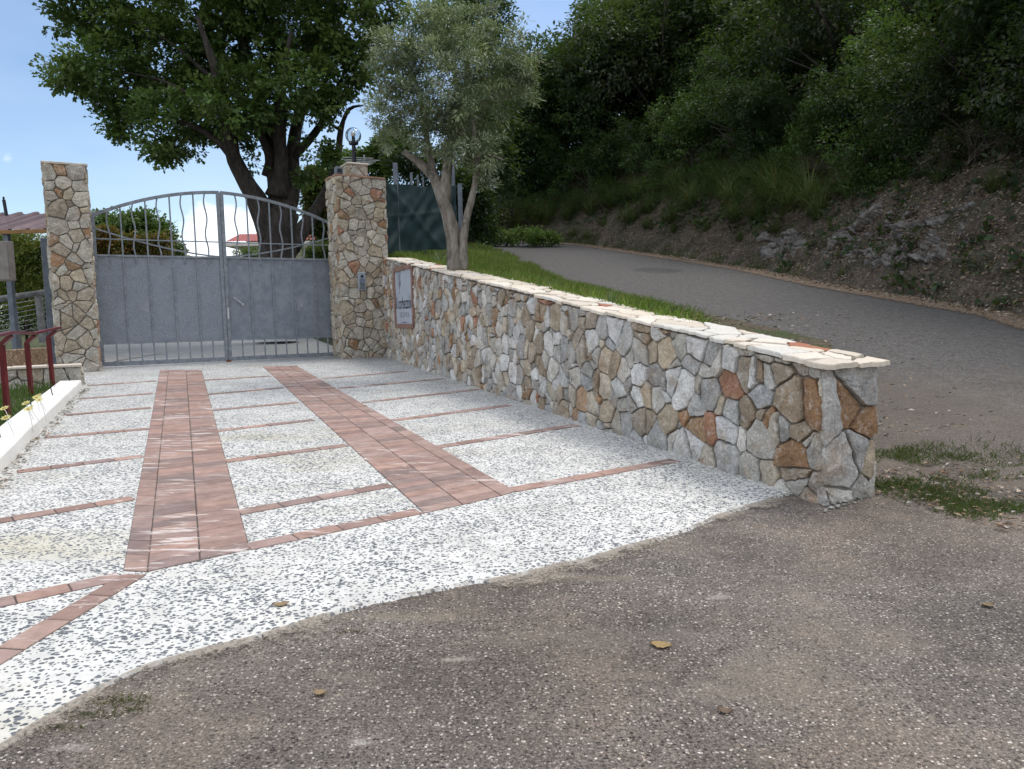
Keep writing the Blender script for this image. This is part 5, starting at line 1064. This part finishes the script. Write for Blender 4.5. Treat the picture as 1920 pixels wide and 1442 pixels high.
# ------------------------------------------------------------------ netting fence and poles
n0 = atY(712, 479, 16.7); n1 = atY(856, 464, 19.3); zt0_, zt1_ = atY(712, 340, 16.7)[2], atY(856, 347, 19.3)[2]
nf = empty('netting_fence', (n0+n1)/2, label='dark green shade netting hung on grey posts behind the right pillar', cat='fence')
m = MB(); A, B = 70, 40; vs = []; nd = (n1-n0)[:2]; nd = nd/np.hypot(*nd); nnn = np.array([nd[1], -nd[0]])
def nz_(u, v):
    tri = lambda x_: abs((x_ % 1)*2-1)
    x = u*3.4; y = v*1.7; f = .055*mnoise.noise(Vector((x*1.1+y*.6, y*.7, 3)))+.03*mnoise.noise(Vector((x*3-y*2, y*2+x*1.5, 7)))+.018*math.sin((x*1.3-y*1.9)*5)*max(0, 1-abs(v-.45)*2)
    f += .028*max(0, 1-abs(u*.8+v*.55-.62)/.06)+.022*max(0, 1-abs(u*.9-v*.5-.05)/.05)+.018*max(0, 1-abs(v-.52-.1*u)/.05); f += .04*abs(math.sin((u*3+.12)*math.pi))**.5; f += .03*math.exp(-((u-.36)/.012)**2); return f*.75
for i in range(A+1):
    for j in range(B+1):
        u, v = i/A, j/B; p = n0+(n1-n0)*u; zt = zt0_+(zt1_-zt0_)*u-.03*math.sin(u*9)**2-.06*(1-abs(u*2-1)); z = p[2]+(zt-p[2])*v+.02*math.sin(u*14)*(1-v); f = nz_(u, v); vs.append((p[0]+nnn[0]*f, p[1]+nnn[1]*f, z))
m.add(vs, [(i*(B+1)+j, (i+1)*(B+1)+j, (i+1)*(B+1)+j+1, i*(B+1)+j+1) for i in range(A) for j in range(B)]); m.build('netting', M_net, nf, smooth=True)
for (x, yt, Y, w_) in ((741, 306, 17.3, .05), (771, 324, 17.9, .028), (783, 328, 18.1, .02), (793, 332, 18.3, .02), (862, 345, 19.4, .055)):
    t = atY(x, yt, Y); b = t.copy(); b[2] = 2.4; m = MB(); m.box((t+b)/2, bx, (w_, w_, (t[2]-b[2])/2), bev=.004); m.build('post', M_gpost, nf)
t = atY(845, 206, 19.8); b = t.copy(); b[2] = 2.3; m = MB(); m.box((t+b)/2, bx, (.06, .06, (t[2]-b[2])/2), bev=.006); tag(m.build('metal_pole', M_gpost), 'tall blue grey metal pole rising inside the olive crown', 'pole')

# ------------------------------------------------------------------ grass, weeds, leaf litter
def blades(name, P0, L, W, pal, lean=.5, **tags):
    n = len(P0); d = np.stack([rs.normal(size=n)*lean, rs.normal(size=n)*lean, np.ones(n)], 1); pal = np.array(pal); c = pal[rs.randint(len(pal), size=n)]*(.7+.6*rs.rand(n))[:, None]
    me = leaf_mesh(name, np.array(P0), d, unit(n), L*(.5+.9*rs.rand(n)), W*(.6+.7*rs.rand(n)), c, M_grass, 'blade'); return link(name, me, None, **tags)
GP = [(.11, .20, .028), (.145, .24, .035), (.085, .155, .025), (.20, .25, .06), (.26, .24, .10)]
pts = []; 
while len(pts) < 48000:
    s = rnd.uniform(-2.5, 10.6); t = rnd.random()**1.6; edge_ = 1-max(0, (s-8.6)/2.2)
    lim = .98 if s < 5 else np.interp(s, [5, 7, 9, 10.6], [.95, .75, .5, .22])
    lim *= 1+.35*mnoise.noise(Vector((s*2.3, 0, 1)))
    if t > lim or rnd.random() > edge_+.05: continue
    dn = mnoise.noise(Vector((s*1.6, t*4, 8)))
    if dn < -.28 and rnd.random() < .8: continue
    pts.append(vr(s, max(.012, t)))
blades('verge_grass', pts, .165, .011, GP, .5, kind='stuff', label='fresh green grass growing on the verge behind the stone wall', cat='grass')
# weeds by the wall end and on the road edges
pts = []
def cluster(cx, cy, rx, ry, n):
    c = hitplane(cx, cy, p0, nP) if cy < 890 else D(cx, cy)
    for _ in range(n):
        a = rnd.uniform(0, 6.28); r = rnd.random()**.7; x = c[0]+rx*r*math.cos(a); y = c[1]+ry*r*math.sin(a); pts.append((x, y, smax(Dz(x, y)-.012, Pz(x, y))))
while len(pts) < 9000:
    s_ = rnd.uniform(8.9, 12.9); q_ = WT+.03+abs(rnd.gauss(0, 1.15)); p = wpt(s_, q_, 0); f = mnoise.noise(Vector((p[0]*2.3, p[1]*2.3, 1)))+.5*mnoise.noise(Vector((p[0]*6, p[1]*6, 1)))
    lim = .02+.14*abs(s_-11.2)/2-.10*math.exp(-(q_-WT)**2/.3)-.30+1.0*rnd.random()**.8+max(0, s_-11.9)*.7+max(0, q_-2)*.3
    if f < lim or q_ > 3.4 or (s_ < 10.9 and q_ > WT+.35+.25*rnd.random()): continue
    z = smax(Dz(p[0], p[1])-.012, Pz(p[0], p[1])); pts.append((p[0], p[1], max(z, vr(s_, min(.95, (q_-WT)/2.2))[2] if s_ < 10.8 else z)))
blades('roadside_weeds', pts, .055, .006, [(.07, .11, .03), (.10, .12, .04), (.13, .12, .06), (.06, .095, .028)], .8, kind='stuff', label='sparse low weeds on the dusty ground beside the wall end', cat='weeds')
pts = []
for _ in range(7500):
    s_ = rnd.uniform(0, cum[-1]); w_ = KW+.03+rnd.random()*2.6; p = kat(s_, w_); pts.append((p[0], p[1], Dz(*p)+.05))
blades('bed_grass', pts, .15, .011, [(.07, .13, .025), (.05, .095, .02), (.10, .15, .04)], .45, kind='stuff', label='rough green grass filling the bed behind the white kerb', cat='grass')
pts = []
for (x, y, rx, ry, n) in [(230, 1308, .10, .04, 150), (170, 1335, .10, .03, 90), (255, 1325, .05, .03, 40), (110, 1360, .1, .02, 40), (660, 1180, .1, .02, 30)]: cluster(x, y, rx, ry, n)
blades('edge_moss', pts, .02, .004, [(.10, .11, .04), (.13, .12, .06), (.08, .08, .03)], 1.1, kind='stuff', label='withered low weeds along the edge of the pebble apron', cat='weeds')
# grass fringe on the right side of the road and at the foot of the bank
pts = []
for _ in range(9000):
    s = rnd.uniform(s_of(1500), TOTB-14); q = hill(s, max(0, rnd.gauss(.05, .25)))
    if mnoise.noise(Vector((s*1.3, 0, 4))) < -.05 and s < s_of(1110): continue
    pts.append(q)
for _ in range(5000): pts.append(hill(rnd.uniform(s_of(1110), TOTB-14), abs(rnd.gauss(0, .5))))
blades('bank_foot_grass', pts, .16, .012, [(.06, .10, .025), (.08, .11, .035), (.10, .10, .045)], .6, kind='stuff', label='thin grass along the foot of the bank beside the road', cat='grass')
# leaf litter
def litter(name, pts, L, pal, up=(0, 0, 1.), **tags):
    n = len(pts); d = np.stack([rs.normal(size=n), rs.normal(size=n), rs.normal(size=n)*.25], 1); nr = unit(n)*.5+np.array(up); d -= nr*(np.sum(d*np.array(up), 1)/np.sum(np.array(up)**2))[:, None]; pal = np.array(pal); c = pal[rs.randint(len(pal), size=n)]*(.6+.8*rs.rand(n))[:, None]
    me = leaf_mesh(name, np.array(pts), d, nr, L*(.5+.9*rs.rand(n)), L*.5*(.5+.8*rs.rand(n)), c, M_dry); return link(name, me, None, **tags)
DP = [(.20, .125, .08), (.13, .08, .05), (.28, .20, .135), (.09, .06, .045), (.36, .29, .22), (.33, .30, .27)]
pts = []
for _ in range(38000): q = hill(rnd.uniform(0, s_of(1080)), rnd.random()**.9*3.6); pts.append(q+np.array([-.025, -.015, .02]))
litter('bank_leaf_litter', pts, .075, [(.13, .085, .055), (.09, .06, .042), (.18, .125, .085), (.065, .045, .035), (.24, .19, .145), (.20, .18, .155), (.11, .10, .06)], up=(-.65, -.35, .6), kind='stuff', label='brown and grey fallen leaves lying on the steep bank', cat='fallen leaves')
pts = []
for _ in range(6500): s = rnd.uniform(0, s_of(1090)); b = bbase(s); n_ = bnorm(s); o = abs(rnd.gauss(0, .30))-.04; x, y = b[0]-n_[0]*o, b[1]-n_[1]*o; pts.append((x, y, smax(Dz(x, y)-.012, Pz(x, y))+.012))
litter('leaf_litter', pts, .075, DP+[(.42, .36, .29), (.40, .37, .34)], kind='stuff', label='brown fallen leaves gathered along the right edge of the upper road', cat='fallen leaves')
pts = []
for _ in range(1300): s = rnd.uniform(9.4, 12.6); p = wpt(s, WT+.05+abs(rnd.gauss(0, .9)), 0); pts.append((p[0], p[1], smax(Dz(p[0], p[1])-.012, Pz(p[0], p[1]))+.02 if s > 11.3 else vr(s, .3)[2]+.02))
for _ in range(260): s_ = rnd.uniform(0, cum[-2]); p = kat(s_, -abs(rnd.gauss(0, .05))-.008); pts.append((p[0], p[1], Dz(*p)+.012))
litter('scattered_leaves', pts, .045, DP, kind='stuff', label='small dry leaf fragments along the kerb and around the wall end', cat='fallen leaves')
LN = ['on the asphalt in the middle of the foreground', 'curled tan leaf on the white pebble apron', 'orange leaf on the gravelly ground right of the wall end', 'pale leaf at the right of the foreground asphalt', 'dark leaf below the curled leaf on the asphalt']
for (x, y, L, c, lab) in [(1240, 1207, .085, (.36, .25, .12), 'dry yellow brown leaf lying on the asphalt in the middle of the foreground'), (527, 1135, .07, (.30, .21, .12), 'curled tan leaf lying on the white pebble apron'), (1807, 796, .07, (.38, .17, .08), 'orange leaf on the gravelly ground right of the wall end'), (1852, 1132, .06, (.30, .22, .14), 'pale brown leaf on the asphalt near the right edge'), (600, 1296, .05, (.28, .2, .12), 'small tan leaf on the asphalt left of centre'), (1360, 1330, .05, (.2, .14, .1), 'small brown leaf on the asphalt low right of centre')]:
    g0 = D(x, y); m = MB(); n = 9; ang = rnd.uniform(-.4, .4); vs = []
    for i in range(n):
        t = i/(n-1); w_ = .30*L*math.sin(math.pi*min(1, t*1.02))**.8*(1+.25*(i % 2)); u = (t-.5)*L; zc = .004+.007*(2*t-1)**2
        for k, sg_ in ((0, -1), (1, 0), (2, 1)): vs.append((g0[0]+u*math.cos(ang)-sg_*w_*math.sin(ang), g0[1]+u*math.sin(ang)+sg_*w_*math.cos(ang), Dz(g0[0], g0[1])+zc+.006*abs(sg_)-(.013 if x != 527 else .003)))
    m.add(vs, [(3*i+k, 3*i+3+k, 3*i+4+k, 3*i+1+k) for i in range(n-1) for k in (0, 1)], c); m.build('dry_leaf', M_dry, label=lab, cat='leaf', group='single fallen leaves')
# iris clumps along the wall, yellow flowers in the bed
iris = tuft_mesh('iris', 16, .30, .028, [(.16, .22, .13), (.12, .19, .09), (.22, .26, .17)], .45, .25).build('iris_clump', M_grass)
ff = True
for (s, t, sc, lab) in [(2.0, .03, 1.2, 'clump of pale sword shaped leaves between pillar and olive'), (2.7, .03, 1.1, 'clump of pale sword shaped leaves just left of the olive trunks'), (6.95, .03, .8, 'clump of pale sword shaped leaves behind the wall, midway along the grass'), (8.35, .03, .75, 'clump of pale sword shaped leaves nearest the bare end of the verge')]:
    o_ = iris if ff else iris.copy()
    if not ff: COL.objects.link(o_)
    ff = False; p = vr(s, t); o_.location = [float(v) for v in p]; o_.scale = (sc,)*3; o_.rotation_euler = (0, 0, rnd.uniform(0, 6)); tag(o_, lab, 'iris plant', 'iris clumps behind the wall')
def flower():
    t = empty('daisy', (0, 0, 0)); m = MB(); m.tube([(0, 0, 0), (.01, 0, .1), (0, .01, .2)], .003, 4); m.build('stem', M_grass, t); m = MB()
    for i in range(9):
        a = 2*math.pi*i/9; d = Vector((math.cos(a), math.sin(a), .1)); s = Vector((-math.sin(a), math.cos(a), 0)); b = Vector((0, .01, .2)); m.add([b+d*.008, b+d*.022+s*.008, b+d*.036, b+d*.022-s*.008], [(0, 1, 2, 3)], (.75, .68, .30))
    m.lathe((0, .01, .198), [(.010, 0), (.010, .004), (.004, .008)], 8, (.55, .32, .03)); m.build('petals', M_grass, t); return t
fl = flower(); fk = kids(fl); ff = True
for i, (x, y) in enumerate([(52, 748), (66, 752), (46, 758), (60, 766), (38, 770), (4, 768), (5, 786), (72, 744)]):
    p = hitplane(x, y, (0, 0, .30), nD); o_ = fl if ff else copy_tree(fl, ch=fk); ff = False
    o_.location = [float(v) for v in (p[0], p[1]+.15, Dz(p[0], p[1]+.15)+.07)]; o_.rotation_euler = (.45, rnd.uniform(-.2, .2), rnd.uniform(-.5, .5)); o_.scale = (1.25,)*3; tag(o_, 'small pale yellow daisy in the bed behind the white kerb', 'flower', 'yellow daisies in the bed')
# broken concrete at the foot of the wall end
m = MB()
for i in range(340):
    x = rnd.gauss(1602, 30); p = D(x, 938-(x-1556)*.40+abs(rnd.gauss(0, 9))); r = .004+.020*rnd.random()**3
    oc = [Vector((1, 0, 0)), Vector((0, 1, 0)), Vector((-1, 0, 0)), Vector((0, -1, 0)), Vector((0, 0, 1)), Vector((0, 0, -1))]; rot = Matrix.Rotation(rnd.uniform(0, 6), 3, 'Z') @ Matrix.Rotation(rnd.uniform(-.6, .6), 3, 'X')
    f = rnd.uniform(.6, 1.2); m.add([np.array([p[0], p[1], Dz(p[0], p[1])-.008+r*.4])+np.array(rot @ o)*r*rnd.uniform(.6, 1.3)*np.array([1, 1, .6]) for o in oc], [(0, 1, 4), (1, 2, 4), (2, 3, 4), (3, 0, 4), (1, 0, 5), (2, 1, 5), (3, 2, 5), (0, 3, 5)])
tag(m.build('concrete_rubble', M_rubble), 'crumbled pale concrete bits at the foot of the wall end', 'rubble', kind='stuff')

# every copy gets the words that single it out: counted from the left in its own row
def colx(p): v = np.asarray(p, float)-CAM; return F*(v@R_)/(v@fw)
NTH = ['first', 'second', 'third']+['%dth' % i for i in range(4, 60)]
for i in (20, 30, 40, 50): NTH[i] = '%dst' % (i+1); NTH[i+1] = '%dnd' % (i+2); NTH[i+2] = '%drd' % (i+3)
rows = {}
for o, p, k in PL: rows.setdefault((o['group'], k), []).append((colx(p), o))
RN = ['in the front row above the bank', 'in the second row up the hillside', 'on the upper hillside', 'near the hilltop']
for (g, k), l in rows.items():
    for i, (x, o) in enumerate(sorted(l, key=lambda q: q[0])):
        a = o['label'].split(' on the ')[0].split(' low on ')[0].split(' overhanging')[0]
        o['label'] = '%s, %s from the left %s' % (a, NTH[i], RN[k] if 'tree' in g else 'along the roadside bank')
for g, tail in (('grass tufts on the bank', 'along the bank'), ('bare scrub on the bank', 'along the bank'), ('yellow daisies in the bed', 'in the bed')):
    l = sorted([(colx(o.location), o) for o in bpy.data.objects if o.get('group') == g and not (g[0] == 'g' and 'pale rock' in o['label'])], key=lambda q: q[0])
    for i, (x, o) in enumerate(l): o['label'] = '%s, %s from the left %s' % (o['label'].split(' on the ')[0].split(' out of ')[0].split(' in the ')[0], NTH[i], tail)

# loose grit over the old asphalt
m = MB()
for i in range(5200):
    px, py = rnd.uniform(-100, 2100), 900+rnd.random()**1.2*620; p = D(px, py)
    if np.min(np.hypot(*(np.array(en)[::8, :2]-p[:2]).T)) < .02: continue
    j = int(np.argmin(np.hypot(*(np.array(en)[:, :2]-p[:2]).T))); e_ = en[j]
    if (p[0]-e_[0])*.5-(p[1]-e_[1])*.86 < .01 or p[1] > 5.0: continue
    r = .0022+.0048*rnd.random()**2; a = rnd.uniform(0, 3); ca, sa = math.cos(a)*r, math.sin(a)*r; f = rnd.uniform(.6, 1.5); z = Dz(p[0], p[1])-.010
    h = r*rnd.uniform(.5, .9); q = rnd.uniform(.6, 1)
    m.add([(p[0]+ca, p[1]+sa, z), (p[0]-sa*q, p[1]+ca*q, z), (p[0]-ca, p[1]-sa, z), (p[0]+sa*q, p[1]-ca*q, z), (p[0]+ca*.4, p[1]+sa*.4, z+h), (p[0]-sa*.4, p[1]+ca*.4, z+h*.9), (p[0]-ca*.4, p[1]-sa*.4, z+h), (p[0]+sa*.4, p[1]-ca*.4, z+h*.8)],
          [(0, 1, 5, 4), (1, 2, 6, 5), (2, 3, 7, 6), (3, 0, 4, 7), (4, 5, 6, 7)], tuple(min(.6, x*f) for x in (.24, .21, .19)))
kg = M('loose_grit'); kg.base(kg.attr()); m.build('loose_grit', kg.m, label='fine loose grit scattered over the worn asphalt', cat='gravel', kind='stuff')

# brown band of earth and leaf mould between road and bank
k = M('edge_leaf_mould'); at_f = k.n('ShaderNodeAttribute', attribute_name='fade'); v_ = k.map((1, 1, 0))
al = k.ramp(k.math('ADD', at_f.outputs['Fac'], k.math('MULTIPLY', k.math('SUBTRACT', k.noise(6, 7, .8, v=v_), .5), 1.4)), .35, .55, 0, 1)
k.base(k.mix(k.ramp(k.noise(25, 7, .8, v=v_), .4, .6), (.085, .058, .040), (.30, .22, .155))); k.put(k.b.inputs['Alpha'], al); k.bump(k.noise(30, 5, .7, v=v_), .8, .02)
V_ = []; FD = []; nE = 120
for i in range(nE):
    s_ = TOTB*.9*i/(nE-1); b_ = bbase(s_); n_ = bnorm(s_)
    for w__, f_ in ((-.35, 1), (0, 1), (.3, .95), (.6, .7), (.95, .35), (1.4, 0)):
        X_, Y_ = b_[0]-n_[0]*w__, b_[1]-n_[1]*w__; V_.append((X_, Y_, smax(Dz(X_, Y_)-.012, Pz(X_, Y_))+.012)); FD.append(f_)
me = bpy.data.meshes.new('road_edge_earth'); me.from_pydata(V_, [], [(i*6+j, i*6+j+6, i*6+j+7, i*6+j+1) for i in range(nE-1) for j in range(5)]); me.update()
me.attributes.new('fade', 'FLOAT', 'POINT').data.foreach_set('value', FD); me.materials.append(k.m); link('road_edge_earth', me, None, kind='structure')

ff = True; fb = None
for i in range(26):
    s_ = rnd.uniform(4.5, 10.2); p = vr(s_, rnd.uniform(.05, .35) if s_ < 8 else rnd.uniform(.03, .15)); m = MB(); c_ = p+Z3*rnd.uniform(.10, .17); m.tube([p, c_], .0025, 4, (.1, .16, .04))
    for j in range(7):
        a = 2*math.pi*j/7; d = np.array([math.cos(a), math.sin(a), .3]); t_ = np.array([-math.sin(a), math.cos(a), 0]); m.add([c_, c_+d*.012+t_*.006, c_+d*.022, c_+d*.012-t_*.006], [(0, 1, 2, 3)], (.70, .60, .10))
    m.build('yellow_flower', M_grass, label='small yellow wild flower in the verge grass, %s counted' % NTH[i], cat='flower', group='yellow wild flowers in the verge')
l = sorted([(colx(np.array(o.data.vertices[0].co)), o) for o in bpy.data.objects if o.name.startswith('yellow_flower')], key=lambda q: q[0])
for i, (x, o) in enumerate(l): o['label'] = 'small yellow wild flower, %s from the left in the verge grass' % NTH[i]
